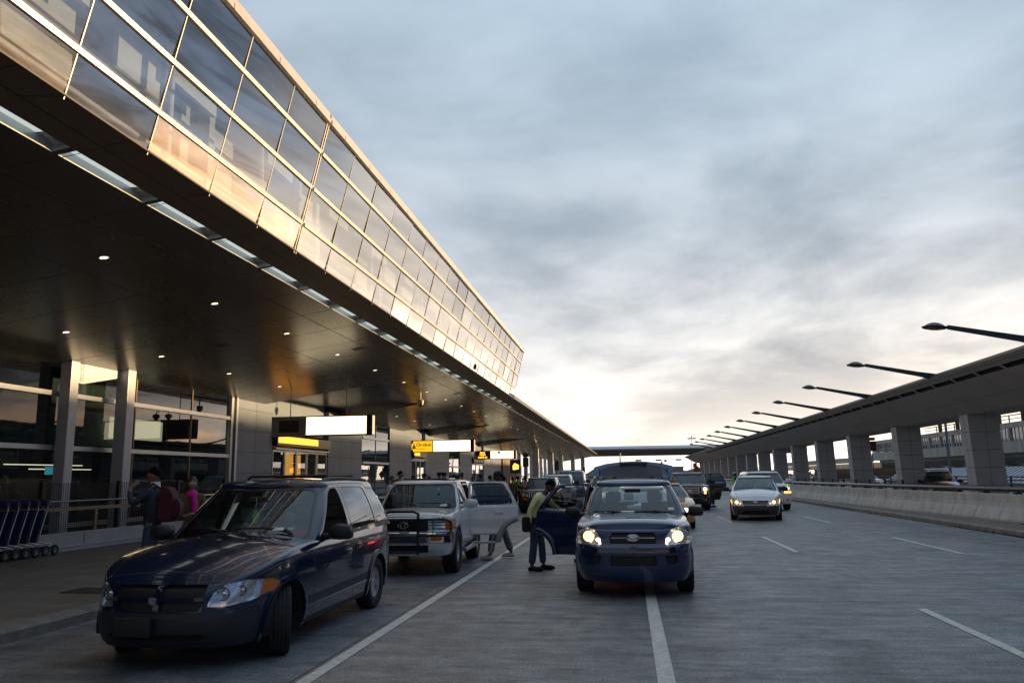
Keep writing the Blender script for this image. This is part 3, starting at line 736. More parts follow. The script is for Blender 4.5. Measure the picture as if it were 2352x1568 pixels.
# mesh fence behind the barrier rail
t=thing('mesh_fence','dark wire mesh fence with square posts behind the pipe rail','fence',(14.6,46,.155)); m=mat('fence_dark',(.02,.02,.022),.6)
b=MB()
for k in range(27): b.box(-.05,.05,3*k-.05,3*k+.05,0,1.12)
b.box(-.02,.02,0,78,1.06,1.10); b.box(-.02,.02,0,78,.1,.13); b.build('fence_posts',m,t)
b=MB()
for k in range(130): b.box(-.006,.006,.6*k,.6*k+.018,.13,1.06)
for h in range(6): b.box(-.006,.006,0,78,.2+.14*h,.212+.14*h)
b.build('fence_mesh',m,t)
# lamp posts and signs right side
GP=mat('pole_blue',(.20,.25,.32),.5,.3)
for x,y,h,lab in ((24,64.7,6.2,'thin blue-grey post standing between the two nearest pillars'),(25,47.,7,'blue-grey post seen beyond the widest pillar at the right edge')):
    b=MB(); b.lathe([(.13,0),(.11,.3),(.09,h)],12); o=b.build('post',GP,None,40); o.location=(x,y,.012); tag(o,lab,'post')
def sign_post(name,lab,cat,loc,h,plates,pr=.03):
    t=thing(name,lab,cat,loc); b=MB(); b.tube([(0,0,0),(0,0,h)],pr,8); b.build('pole',mat('pole_grey',(.12,.12,.12),.5,.4),t,40)
    for (x0,x1,z0,z1,m) in plates:
        b=MB(); b.box(x0,x1,-.04,-.02,z0,z1,bev=.004); b.build('sign_plate',m,t)
    return t
BR=mat('sign_back',(.10,.07,.05),.6); GS=mat('sign_dark',(.05,.055,.06),.6)
sign_post('sign_post','brown backed signs on a post in the gap behind the third pillar','sign',(19.5,68,.155),4.0,[(-.35,.35,3.2,4.0,BR),(-.28,.28,4.05,4.3,BR)])
sign_post('sign_post','dark narrow signs on a grey post above the crowd at the left kerb','sign',(-7.55,60,.148),3.45,[(-.22,.22,2.3,2.98,GS),(-.22,.22,3.04,3.32,GS)],.05)
sign_post('sign_post','small dark signs on a post at the left kerb, second along the crowd','sign',(-7.6,87,.148),3.3,[(-.25,.25,2.2,3.2,GS)],.06)
t=sign_post('lit_sign_post','black framed sign glowing orange on a pole at the left kerb','sign',(-8.34,60,.148),2.6,[(-.4,.4,1.85,2.85,GS)],.04)
b=MB(); b.prism([(-.18,2.08),(.26,2.15),(.26,2.45),(-.05,2.6),(-.2,2.4)],'y',-.062,-.045); b.build('lit_face',emis('sign_orange',(1,.45,.05),1.6),t)
sign_post('signal_post','small dark signal post before the far left column, left of two','signal',(-8.0,150,0),3.4,[(-.2,.2,2.3,3.3,GS)],.06)
sign_post('signal_post','small dark signal post before the far left column, right of two','signal',(-5.4,150,0),3.2,[(-.2,.2,2.1,3.1,GS)],.06)
# diamond sign with traffic signal
t=sign_post('warning_sign','orange diamond warning sign on a post under the end of the right canopy','sign',(12.5,150,0),3.1,[],.06)
b=MB(); b.prism([(0,1.75),(.78,2.55),(0,3.35),(-.78,2.55)],'y',-.1,-.07); b.build('sign_plate',mat('diamond_orange',(.30,.13,.04),.6),t)
b=MB(); b.box(-.62,.0,-.25,-.12,2.9,3.75,bev=.03); b.sphere((-.1,-.13,3.8),.15,8); b.build('signal_box',mat('signal_amberbox',(.20,.09,.03),.6),t)
b=MB(); b.tube([(0,0,0),(0,0,4.2)],.07,8); o=b.build('post',GP); o.location=(11.3,147,0); tag(o,'thin blue post rising under the tip of the right canopy','post')
# ------------------------------------------------------------ cross bridge
BR1=mat('bridge_white',(.55,.58,.61),.35,.2,var=.06,scale=.3); BR2=mat('bridge_soffit',(.13,.115,.105),.7)
t=thing('cross_bridge','long flat bridge crossing the road between the two canopies','bridge',(5,212,6.8))
b=MB(); b.prism([(-2,1.45),(-2,1.75),(0,2.45),(6,2.5),(6,1.4)],'x',-28,38); b.build('parapet',BR1,t)
b=MB(); b.prism([(-2,1.44),(6,1.39),(6,0),(-1.2,0)],'x',-28,38); b.build('bridge_deck',BR2,t)
for k in range(19): b=MB(); b.box(-28+3.55*k,-27.9+3.55*k,-2.02,-2.002,1.45,1.75); b.build('parapet_joint',TILEJ,t)
b=MB(); b.box(-17,-3.2,-2.3,-2.25,1.52,1.58); b.build('cable_tray',TILEJ,t)
for k in range(3):
    s=lk('signal_head',None,t); s.location=([-2.15,2.9,7.9][k],-3.5,-1.5)
    b=MB()
    b.box(-.75,.75,-.15,.15,.0,.34,bev=.03)
    for j in range(5): b.tube([(-.6+.3*j,-.16,.02),(-.6+.3*j,-.34,.0)],.10,10)
    b.build('signal_box',GS,s)
    b=MB(); b.tube([(-.75,0,.3),(-.75,0,1.5)],.025,6); b.tube([(.75,0,.3),(.75,0,1.5)],.025,6); b.tube([(-.9,0,.25),(.9,0,.25)],.03,6); b.build('hanger',GS,s)
t=thing('column','grey post standing under the cross bridge left of the raised tailgate','post',(-1.3,150,0)); b=MB(); b.lathe([(.11,0),(.11,5.4),(.16,5.45),(.16,5.8),(0,5.8)],10); b.build('pole',GP,t,40)
# high mast, street lamp, far buildings
t=thing('high_mast_light','tall thin mast with a ring of floodlights rising behind the bridge','mast light',(26,330,0)); b=MB(); b.tube([(0,0,0),(0,0,16.6)],.12,8); b.build('mast',GS,t)
b=MB()
for k in range(6): a=k*math.pi/3; b.sphere((1.3*math.cos(a),1.3*math.sin(a),16),.42,8,sc=(1,1,.6))
b.sphere((0,0,16.7),.3,8); b.build('floodlights',GS,t)
t=thing('street_lamp','dark round-headed lamp seen below the bridge right of the raised tailgate','street lamp',(6.3,150,0)); b=MB(); b.tube([(0,0,0),(0,0,4.25),(.4,0,4.3)],.06,8); b.build('pole',GS,t); b=MB(); b.sphere((.62,0,4.25),.28,10,sc=(1,1,.75)); b.build('lamp_head',GS,t,60)
FB=mat('far_wall_grey',(.25,.27,.28),.7); FB2=mat('far_roof',(.30,.36,.44),.6)
def house(loc,w,d,h,lab,m=FB,roof=0,win=3):
    t=thing('far_building',lab,'building',loc); b=MB(); b.box(-w/2,w/2,0,d,0,h); b.build('wall',m,t)
    b=MB()
    if roof: b.prism([(-w/2-.2,h+.002),(-w/2-.2,h+.1),(0,h+roof),(w/2+.2,h+.1),(w/2+.2,h+.002)],'y',-.3,d+.3)
    else: b.box(-w/2-.2,w/2+.2,-.2,d+.2,h+.002,h+.3)
    b.build('roof',FB2,t)
    for k in range(win):
        b=MB(); x=-w/2+w*(k+.5)/win; b.box(x-w/win*.28,x+w/win*.28,-.04,-.002,h*.35,h*.7); b.build('window',BW,t)
house((15.0,290,0),9,8,4.3,'grey block building on the horizon right of the raised tailgate')
house((29,300,0),20,14,2.9,'long low blue-roofed building on the horizon behind the black SUV',mat('far_wall_blue',(.3,.36,.45),.6),win=6)
house((19.5,240,0),6.5,8,2.3,'dark low hut with a sloping roof behind the roof rack of the black SUV',mat('hut_dark',(.05,.05,.055),.7),1.2,2)
house((-12,330,0),10,10,2.2,'white gabled shed on the horizon left of the raised tailgate',mat('far_white',(.5,.5,.5),.6),3.2,2)
# distant treeline
b=MB(); TM=mat('far_tree',(.05,.055,.035),.9,var=.4,scale=.4); rr=random.Random(5)
for k in range(900):
    x=rr.uniform(-110,90); y=rr.uniform(395,415); h=abs(rr.gauss(2.2,.9))+.7*math.sin(x*.13); z=rr.uniform(0,max(.4,h+.8)); r=rr.uniform(.4,1.0); a=rr.uniform(0,3.1)
    b.poly([(x-r*math.cos(a),y-r*math.sin(a),z-r*.5),(x+r*math.cos(a),y+r*math.sin(a),z-r*.3),(x+rr.uniform(-r,r)*.5,y,z+r*.6)])
tag(b.build('tree_line',TM),'dark far-off treeline on the horizon beyond the bridge','trees',kind='stuff')
# ------------------------------------------------------------ hanging signs under left canopy
SGD=mat('sign_case',(.018,.018,.022),.35,.3); SGG=mat('sign_grey',(.26,.26,.29),.4,.3); LBX=emis('lightbox_cream',(1,.80,.48),1.5); LBY=mat('sign_yellow',(.95,.55,.02),.5,var=0)
LBY=emis('sign_yellow',(1,.50,.01),.75)
def hang_sign(lab,y,x0,xm,x1,z0,z1,left):
    t=thing('hanging_sign',lab,'sign',((x0+x1)/2,y,z0)); ox=(x0+x1)/2; H=z1-z0
    b=MB(); b.box(xm-ox,x1-ox,-.0,.35,0,H); b.build('sign_case',SGD,t)
    b=MB(); b.box(xm-ox+.05,x1-ox-.25,-.012,-.002,.05,H-.05); b.build('lit_panel',LBX,t)
    b=MB(); b.box(x1-ox+.002,x1-ox+.02,.05,.30,.03,H-.03); b.build('lit_end',emis('sign_end',(1,.62,.3),.9),t)
    if left=='dark': 
        b=MB(); b.box(x0-ox,xm-ox-.003,.02,.33,0,H); b.build('display_case',SGG,t)
        b=MB(); b.box(x0-ox+.35,xm-ox-.3,.008,.018,.17,H-.17); b.build('display_screen',mat('display_black',(.02,.008,.006),.2),t)
    if left=='check':
        b=MB(); b.box(x0-ox,xm-ox-.003,.0,.35,0,H); b.build('sign_case',SGD,t)
        b=MB(); b.box(x0-ox+.15,xm-ox-.02,-.012,-.002,.05,H-.05); b.box(x0-ox+.04,x0-ox+.149,-.012,-.002,.2,H-.2); b.build('yellow_panel',LBY,t)
        inkm=mat('sign_ink',(.01,.015,.05),.6,var=0)
        text('sign_text','Check-in',.29,inkm,T(x0-ox+.36,-.016,H*.52,rx=math.pi/2),t,align='LEFT',bold=.008)
        text('sign_text','Facturacion',.14,inkm,T(x0-ox+.36,-.016,H*.24,rx=math.pi/2),t,align='LEFT')
        b=MB(); b.sphere((x0-ox+.2,-.018,H*.68),.05,8,sc=(1,.1,1)); b.prism([(x0-ox+.14,H*.3),(x0-ox+.27,H*.3),(x0-ox+.27,H*.6),(x0-ox+.14,H*.6)],'y',-.018,-.0125); b.box(x0-ox+.07,x0-ox+.12,-.018,-.0125,H*.3,H*.45); b.box(x0-ox+.29,x0-ox+.33,-.018,-.0125,H*.3,H*.55); b.build('sign_pictogram',inkm,t)
    if left=='led':
        b=MB(); b.box(x0-ox,xm-ox-.003,.0,.33,0,H); b.build('display_case',SGG,t)
        b=MB(); b.box(x0-ox+.2,xm-ox-.15,-.012,-.002,.08,H-.08); b.build('display_screen',mat('display_brown',(.03,.012,.004),.3),t)
        led=emis('led_amber',(1,.42,.03),2.2)
        for s_,zz in (('MAIN',.58),('CABIN',.36),('CHECK IN',.12)): text('led_text',s_,.20,led,T((x0+xm)/2-ox+.03,-.016,zz,rx=math.pi/2),t,bold=.006)
        b=MB(); b.box(.28,.50,-.02,-.0125,H-.30,H-.08); b.build('blue_square',mat('sign_blue',(.01,.02,.25),.5,var=0),t)
    for xx in (x0-ox+.8,x1-ox-1.2,): 
        b=MB(); zt=sofz(xx+ox)-z0; b.box(xx-.014,xx+.014,.13,.158,H,zt); b.build('hanger_rod',SGD,t)
hang_sign('blank cream light box sign with dark display at its left, nearest hanging sign',33,-15.3,-13.75,-10.75,3.58,4.44,'dark')
hang_sign('yellow and cream light box sign reading Check-in',53,-14.5,-13.0,-10.15,3.43,4.25,'check')
hang_sign('light box sign with small blue square and amber dot lettering, farthest of the three',79,-15.1,-13.5,-10.9,3.49,4.33,'led')
# dome cameras
def dome(lab,x,y,z,m):
    t=thing('security_camera',lab,'camera',(x,y,sofz(x)-.01)); h=sofz(x)-z
    b=MB(); b.tube([(0,0,0),(0,0,-h+.26)],.03,8); b.lathe([(.16,-h+.3),(.18,-h+.26),(.18,-h+.1),(.15,-h+.05),(0,-h+.05)],16); b.build('camera_housing',m,t,40)
    b=MB(); b.sphere((0,0,-h+.04),.12,12); b.build('camera_dome',BLKG,t,60)
dome('white dome camera hanging from the canopy between the first two signs',-10.8,41.3,5.55,mat('camera_white',(.5,.5,.5),.4))
t=thing('security_camera','black dome camera on the hall window transom near the columns','camera',(-16.85,27.6,4.05))
b=MB(); b.tube([(-.12,0,.25),(0,0,.25),(0,0,.14)],.02,8); b.lathe([(0,.17),(.12,.14),(.13,.06),(.12,.02),(0,.02)],16); b.build('camera_housing',BLK,t,40); b=MB(); b.sphere((0,0,.02),.09,12); b.build('camera_dome',BLKG,t,60)
dome('small white dome camera far along the canopy above the third sign',-10.6,93,5.6,mat('camera_white',(.5,.5,.5),.4))
# bird on the ledge
t=thing('pigeon','dark pigeon sitting on the canopy ledge below the glass','bird',(-7.17,37.9,6.88),R_(20))
b=MB(); b.sphere((0,0,.11),.09,10,sc=(.7,1.45,.95)); b.sphere((0,-.12,.24),.05,10,sc=(.8,1,1)); b.tube([(0,-.08,.15),(0,-.12,.24)],[.06,.035],8); b.tube([(0,.08,.12),(0,.26,.07)],[.06,.025],8); b.tube([(0,-.165,.235),(0,-.2,.23)],[.012,.003],6); b.tube([(.02,0,.05),(.02,0,0)],.008,5); b.tube([(-.02,0,.05),(-.02,0,0)],.008,5)
b.build('bird_body',mat('bird_dark',(.03,.03,.035),.7),t,60)
# ------------------------------------------------------------ fence, plinth and rails before the hall glass
def left_rail():
    PL=mat('plinth_paint',(.42,.40,.38),.6,var=.12)
    t=thing('ramp_plinth','low cream plinth with twin metal rubbing strips behind the luggage carts','plinth',(-13.0,18,.148))
    b=MB(); b.box(-.25,0,-9,18,0,.42); b.build('plinth_wall',PL,t)
    b=MB(); b.box(.001,.03,-9,18,.02,.06).box(.001,.03,-9,18,.10,.14).box(-.02,.012,-9,18,.415,.44); b.build('rubbing_strip',WFR,t)
    b=MB(); 
    for k in range(9): b.box(.001,.004,-9+3*k,-8.98+3*k,.15,.41)
    b.build('plinth_joint',TILEJ,t)
    BRZ=mat('bronze_rail',(.26,.19,.14),.4,.5)
    t=thing('ramp_handrail','bronze square handrail on posts set on the cream plinth','railing',(-13.12,18,.56)); b=MB(); b.box(-.03,.03,-9,18,.52,.60); b.build('hand_rail',BRZ,t)
    for k in range(9): b=MB(); b.box(-.025,.025,-8.5+3*k,-8.42+3*k,0,.52); b.build('rail_post',BRZ,t)
    t=thing('mesh_screen','dark square-mesh screen fence standing in front of the two white columns','fence',(-14.2,18,.148)); fm=mat('screen_dark',(.03,.022,.02),.5,.2)
    for k in range(9):
        b=MB(); b.box(-.05,.05,-9+3*k-.06,-9+3*k+.06,0,1.62); b.build('fence_post',fm,t)
    b=MB()
    for k in range(27*12): y=-9+k/12.; b.box(-.004,.004,y-.005,y+.005,.35,1.58)
    for k in range(26): z=.35+k*.048; b.box(-.004,.004,-9,18,z-.004,z+.004)
    b.build('fence_mesh',fm,t)
    b=MB(); b.tube([(.12,-9,1.12),(.12,18,1.12)],.022,8); b.build('tube_rail',SILV,t,40)
left_rail()
# ------------------------------------------------------------ luggage carts
CB=mat('cart_blue',(.03,.035,.11),.4,.1,var=.15); CT=mat('cart_tube',(.6,.6,.62),.2,1)
def carts():
    proto=None
    for k in range(12):
        x,y=-12.95,16.30-.29*k
        if proto is None:
            o=thing('luggage_cart','x','luggage cart',(x,y,.15),R_(90),'row of nested luggage carts')
            # faces +X ; panel leaning back
            b=MB(); b.prism([(-.22,.30),(-.02,.98),(-.05,1.0),(-.25,.31)],'y',-.22,.22,M=Matrix.Rotation(0,4,'Z')); 
            b.build('back_panel',CB,o)
            b=MB()
            for s in (-.24,.24):
                b.tube([(.30,s,.16),(.16,s,.26),(-.05,s,.30),(-.2,s,.33),(-.12,s,.6),(-.02,s,.9),(.03,s,1.02),(.02,s,1.12)],.014,8)
                b.tube([(.30,s,.16),(.0,s,.14),(-.5,s,.13)],.014,8)
            b.tube([(.02,-.24,1.12),(.02,.24,1.12)],.014,8); b.tube([(-.2,-.24,.33),(-.2,.24,.33)],.012,8); b.tube([(.3,-.24,.16),(.3,.24,.16)],.012,8)
            b.tube([(.06,-.2,1.14),(.14,-.2,1.10),(.16,0,1.08),(.14,.2,1.10),(.06,.2,1.14)],.008,6); b.tube([(.06,-.14,1.17),(.17,-.1,1.1),(.17,.1,1.1),(.06,.14,1.17)],.006,6)
            b.build('tube_frame',CT,o,50)
            b=MB(); b.tube([(.0,-.27,1.15),(0,-.2,1.16),(0,.2,1.16),(0,.27,1.15)],[.055,.075,.075,.055],12); b.build('handle_grip',mat('grip_purple',(.05,.035,.13),.45),o,50)
            b=MB(); b.box(-.55,.26,-.2,.2,.15,.19); b.build('base_tray',CB,o)
            for s in (-.27,.27):
                b=MB(); Mw=T(.30,s,.115,rx=math.pi/2); b.m(0).lathe([(.06,-.028),(.10,-.03),(.118,-.015),(.118,.015),(.10,.03),(.06,.028)],20,Mw); b.m(1).lathe([(.0,-.02),(.03,-.03),(.03,-.02),(.062,-.024)],20,Mw); b.lathe([(.0,.02),(.03,.03),(.03,.02),(.062,.024)],20,Mw); b.build('wheel',[RUB,mat('cart_hub',(.16,.17,.19),.4,.4)],o,40)
            b=MB(); Mw=T(-.5,0,.07,rx=math.pi/2); b.lathe([(0,-.02),(.07,-.02),(.07,.02),(0,.02)],14,Mw); b.build('wheel',RUB,o,40)
            proto=o; index_kids()
        else: o=copy_tree(proto); o.location=(x,y,.15)
        w=['first blue luggage cart of the nested row, nearest the navy minivan','second blue luggage cart of the nested row','third blue luggage cart of the nested row','fourth blue luggage cart of the nested row','fifth blue luggage cart, cut by the left edge of the photo']
        o['label']=w[k] if k<5 else 'blue luggage cart of the nested row, beyond the left edge'
carts()
# ------------------------------------------------------------ vehicles
def pchip(pts):
    xs=[p[0] for p in pts]; ys=[p[1] for p in pts]; n=len(xs)
    d=[(ys[i+1]-ys[i])/(xs[i+1]-xs[i]) for i in range(n-1)]; m=[d[0]]+[0 if d[i-1]*d[i]<=0 else 2*d[i-1]*d[i]/(d[i-1]+d[i]) for i in range(1,n-1)]+[d[-1]]
    def f(x):
        if x<=xs[0]: return ys[0]
        if x>=xs[-1]: return ys[-1]
        i=0
        while x>xs[i+1]: i+=1
        h=xs[i+1]-xs[i]; t=(x-xs[i])/h
        return (2*t**3-3*t*t+1)*ys[i]+(t**3-2*t*t+t)*h*m[i]+(-2*t**3+3*t*t)*ys[i+1]+(t**3-t*t)*h*m[i+1]
    return f
def resample(ctrl,n):
    P=[Vector(p) for p in ctrl]; P=[P[0]*2-P[1]]+P+[P[-1]*2-P[-2]]; out=[]
    for i in range(1,len(P)-2):
        a,b_,c,d=P[i-1],P[i],P[i+1],P[i+2]
        for k in range(16):
            t=k/16; out.append(.5*((2*b_)+(c-a)*t+(2*a-5*b_+4*c-d)*t*t+(3*b_-a-3*c+d)*t**3))
    out.append(P[-2]); L=[0]
    for p,q in zip(out,out[1:]): L.append(L[-1]+(q-p).length)
    res=[]; j=0
    for k in range(n):
        s=L[-1]*k/(n-1)
        while j<len(L)-2 and L[j+1]<s: j+=1
        t=(s-L[j])/max(1e-9,L[j+1]-L[j]); res.append(out[j].lerp(out[j+1],min(1,t)))
    res[0].x=0; res[-1].x=0
    return res
def roundpoly(pts,r,seg=3):
    out=[]; n=len(pts)
    for i in range(n):
        p=Vector(pts[i]); a=Vector(pts[i-1])-p; c=Vector(pts[(i+1)%n])-p
        ra=min(r,a.length*.45); rc=min(r,c.length*.45); A=p+a.normalized()*ra; B=p+c.normalized()*rc
        for k in range(seg+1):
            t=k/seg; out.append(tuple(A*(1-t)**2+p*2*t*(1-t)+B*t*t))
    return out
def offpoly(pts,d):
    n=len(pts); ar=sum(pts[i][0]*pts[(i+1)%n][1]-pts[(i+1)%n][0]*pts[i][1] for i in range(n)); s=1 if ar>0 else -1
    out=[]
    for i in range(n):
        p=Vector(pts[i]); a=(p-Vector(pts[i-1])); c=(Vector(pts[(i+1)%n])-p)
        if a.length<1e-6 or c.length<1e-6: out.append(tuple(p)); continue
        a.normalize(); c.normalize(); na=Vector((a.y,-a.x))*s; nc=Vector((c.y,-c.x))*s; m=(na+nc)
        m=m.normalized() if m.length>1e-6 else na; k=d/max(.35,m.dot(na)); out.append(tuple(p+m*k))
    return out
def inside(p,poly):
    x,y=p; c=False; n=len(poly); j=n-1
    for i in range(n):
        xi,yi=poly[i]; xj,yj=poly[j]
        if (yi>y)!=(yj>y) and x<(xj-xi)*(y-yi)/(yj-yi)+xi: c=not c
        j=i
    return c
def stencil(bm,poly,ax,filt,val,only=None):
    """cut faces along a 2D outline seen along one axis, tag the ones inside"""
    i0,i1=ax; lay=bm.faces.layers.int['tag']
    xs=[p[0] for p in poly]; ys=[p[1] for p in poly]; bb=(min(xs)-.001,max(xs)+.001,min(ys)-.001,max(ys)+.001)
    def cand():
        r=[]
        for f in bm.faces:
            if only is not None and f[lay] not in only: continue
            a=[v.co[i0] for v in f.verts]; c=[v.co[i1] for v in f.verts]
            if max(a)<bb[0] or min(a)>bb[1] or max(c)<bb[2] or min(c)>bb[3]: continue
            if filt(f): r.append(f)
        return r
    fs=set(cand()); n=len(poly)
    for i in range(n):
        p=poly[i]; q=poly[(i+1)%n]; d=(q[0]-p[0],q[1]-p[1]); L=math.hypot(*d)
        if L<1e-5: continue
        co=Vector((0,0,0)); co[i0]=p[0]; co[i1]=p[1]; no=Vector((0,0,0)); no[i0]=-d[1]/L; no[i1]=d[0]/L
        # restrict to faces near this edge
        e0,e1=min(p[0],q[0])-.02,max(p[0],q[0])+.02; g0,g1=min(p[1],q[1])-.02,max(p[1],q[1])+.02
        loc=[]
        for f in fs:
            if not f.is_valid: continue
            a=[v.co[i0] for v in f.verts]; c=[v.co[i1] for v in f.verts]
            if max(a)<e0 or min(a)>e1 or max(c)<g0 or min(c)>g1: continue
            loc.append(f)
        if not loc: continue
        geom=set(loc)
        for f in loc: geom.update(f.edges); geom.update(f.verts)
        r=bmesh.ops.bisect_plane(bm,geom=list(geom),dist=1e-5,plane_co=co,plane_no=no)
        for g in r['geom']:
            if isinstance(g,bmesh.types.BMFace): fs.add(g)
    fs=[f for f in fs if f.is_valid]
    for f in cand():
        c=f.calc_center_median()
        if inside((c[i0],c[i1]),poly): f[lay]=val
def arcpoly(cy,cz,r,n=22,zmin=None,sq=1.0):
    pts=[(cy+r*math.cos(t)*sq,cz+r*math.sin(t)) for t in [2*math.pi*k/n for k in range(n)]]
    return pts
TAGS={}
def tagid(n): return TAGS.setdefault(n,len(TAGS)+1)
WID={}
def wheel_mesh(R,rw,style,w=.21,detail=1):
    key=(R,rw,style,w)
    if key in WID: return WID[key]
    seg=40 if detail else 20
    M=Matrix.Rotation(math.pi/2,4,'Y')  # local z -> +X : outer face +X
    b=MB(); h=w/2
    prof=[(rw*.98,-h*.8),(rw+.02,-h*.95),(R*.93,-h),(R*.985,-h*.86)]
    if detail:
        for k in range(5):
            u=-h*.7+k*h*.35; prof+=[(R,u-h*.13),(R,u+h*.12),(R-.010,u+h*.13),(R-.010,u+h*.2)]
    else: prof+=[(R,-h*.7),(R,h*.7)]
    prof+=[(R*.985,h*.86),(R*.93,h),(rw+.02,h*.95),(rw*.98,h*.8)]
    b.lathe(prof,seg,M); b.lathe([(rw*.98,h*.8),(rw*.9,h*.1),(rw*.9,-h*.8)],seg,M)
    me_t=b.build('tyre_tmp',RUB,None,50); tyre=me_t.data; bpy.data.objects.remove(me_t)
    b=MB(); b.lathe([(rw*1.0,h*.78),(rw*.93,h*.80),(rw*.90,h*.55),(rw*.88,-h*.5)],seg,M)
    b.lathe([(0,h*.62),(.035,h*.62),(.05,h*.5),(.07,h*.40)],16,M)
    if style=='spoke5' or style=='spoke6' or style=='spoke7':
        n=int(style[-1]); 
        for k in range(n):
            a=2*math.pi*k/n; wd=.055 if n==5 else .045
            Mk=Matrix.Rotation(a,4,'X')
            v=[(h*.52,-wd*.8,.03),(h*.52,wd*.8,.03),(h*.60,wd*1.1,rw*.93),(h*.60,-wd*1.1,rw*.93)]
            vb=[(h*.25,-wd,.03),(h*.25,wd,.03),(h*.25,wd*1.3,rw*.93),(h*.25,-wd*1.3,rw*.93)]
            A=[b.bm.verts.new(Mk@Vector(p)) for p in v]; B=[b.bm.verts.new(Mk@Vector(p)) for p in vb]
            b.face(A); b.face(B[::-1])
            for i in range(4): b.face([A[i],B[i],B[(i+1)%4],A[(i+1)%4]])
            Ml=Mk@Matrix.Rotation(math.pi/n,4,'X')
            b.tube([Ml@Vector((h*.5,0,.055)),Ml@Vector((h*.62,0,.055))],.010,6)
    else: # plain cover with holes
        b.lathe([(.06,h*.5),(rw*.55,h*.62),(rw*.9,h*.5)],seg,M)
    me_r=b.build('rim_tmp',SILV,None,40); rim=me_r.data; bpy.data.objects.remove(me_r)
    b=MB(); b.lathe([(0,h*.05),(rw*.9,h*.05)],20,M); o=b.build('d_tmp',DARKIN,None); disc=o.data; bpy.data.objects.remove(o)
    WID[key]=(tyre,rim,disc); return WID[key]
def car(sp,label,cat,loc,rz,group=None,name='car'):
    t=thing(name,label,cat,(loc[0],loc[1],0),rz,group)
    det=sp.get('detail',2)
    L,hw=sp['L'],sp['hw']; n=sp.get('n',[26,46,84][det]); nz=[6,9,14][det]
    ring=resample(sp['plan'],n); nor=[]
    for i in range(n):
        a=ring[max(0,i-1)]; c=ring[min(n-1,i+1)]; d=(c-a).normalized(); q=Vector((d.y,-d.x)); nor.append(q)
    nor[0]=Vector((0,-1)); nor[-1]=Vector((0,1))
    zs=pchip(sp['zs']); zb=pchip(sp['zb']); df=pchip(sp['df']); ds=pchip(sp['ds']); dr=pchip(sp['dr'])
    rs=sp.get('rs',.035); hk=sp['hood_k']; hkf=hk if callable(hk) else (lambda y:hk)
    bm=bmesh.new(); lay=bm.faces.layers.int.new('tag')
    def off(i,z,extra=0):
        q=nor[i]; f_=max(0,-q.y); s_=abs(q.x); r_=max(0,q.y)
        d=f_*f_*df(z)+s_*s_*ds(z)+r_*r_*dr(z)+extra; return ring[i]-q*d
    levels=[]
    for j in range(nz): levels.append((j/(nz-1),0,0))
    for ph in (30,60,85): levels.append((1,rs*(1-math.cos(R_(ph))),rs*math.sin(R_(ph))))
    rows=[]
    for v,ins,up in levels:
        r=[]
        for i in range(n):
            y=ring[i].y; z0=zb(y); z1=zs(y)-rs; z=z0+(z1-z0)*v+up
            p=off(i,z,ins); r.append(Vector((max(0,p.x),p.y,z)))
        r[0].x=0; r[-1].x=0
        rows.append(r)
    full=lambda r:[bm.verts.new(p) for p in r]+[bm.verts.new((-p.x,p.y,p.z)) for p in r[-2:0:-1]]
    V=[full(r) for r in rows]; m_=2*n-2
    for A,B in zip(V,V[1:]):
        for i in range(m_): bm.faces.new((A[i],A[(i+1)%m_],B[(i+1)%m_],B[i]))
    # hood and deck caps
    top=rows[-1]; TV=V[-1]; hood_end=sp['hood_end']; deck0=sp.get('deck',L-.12)
    nt=[8,12,20][det]; hf=sp.get('hoodf')
    prev=None
    for i in range(0,n):
        p=top[i]
        if not(p.y<=hood_end or p.y>=deck0) : prev=None; continue
        strip=[]
        for j in range(nt+1):
            x=p.x*(1-2*j/nt)
            if j==0: strip.append(TV[i]); continue
            if j==nt: strip.append(TV[(m_-i)%m_]); continue
            if i in(0,n-1): strip.append(TV[i]); continue
            z=p.z+hkf(p.y)*(p.x*p.x-x*x)
            if hf and p.y<=hood_end: z+=hf(x,p.y,p.x)
            # pull centre line of the cap forward like the nose outline
            strip.append(bm.verts.new((x,p.y,z)))
        if prev:
            for j in range(nt):
                vs=[]
                for v in (prev[j],prev[j+1],strip[j+1],strip[j]):
                    if v not in vs: vs.append(v)
                if len(vs)>2:
                    try: bm.faces.new(vs)
                    except ValueError: pass
        prev=strip
    # greenhouse
    g=sp['gh']; NF,NS,NR=[(5,12,4),(9,22,7),(14,40,10)][det]; NU=[4,6,9][det]
    def gring(yf,yr,w,bow,bowr,rc,rcr):
        pts=[]
        for k in range(NF):
            x=(w-rc)*k/(NF-1); pts.append(Vector((x,yf+bow*(x/w)**2)))
        a=pts[-1]; c=Vector((w,yf+bow+rc*1.3)); cor=Vector((w,yf+bow*(1.0)+rc*.15))
        for k in range(1,4): u=k/4; pts.append(a*(1-u)**2+cor*2*u*(1-u)+c*u*u)
        e=Vector((w*g.get('rearw',.98),yr-bowr-rcr*1.3)); ym=(c.y+e.y)/2
        for k in range(NS):
            u=k/(NS-1); p=c.lerp(e,u); p.x+=.015*math.sin(math.pi*u); pts.append(p)
        f=Vector((w*g.get('rearw',.98)-rcr,yr-bowr*((w-rcr)/w)**2)); cor=Vector((w*g.get('rearw',.98),yr-bowr-rcr*.15))
        for k in range(1,4): u=k/4; pts.append(e*(1-u)**2+cor*2*u*(1-u)+f*u*u)
        for k in range(NR): u=k/(NR-1); x=f.x*(1-u); pts.append(Vector((x,yr-bowr*(x/w)**2)))
        return pts
    B=gring(g['yf0'],g['yr0'],g['wb'],g['bow0'],g.get('bowr',.08),g.get('rc',.09),g.get('rcr',.10))
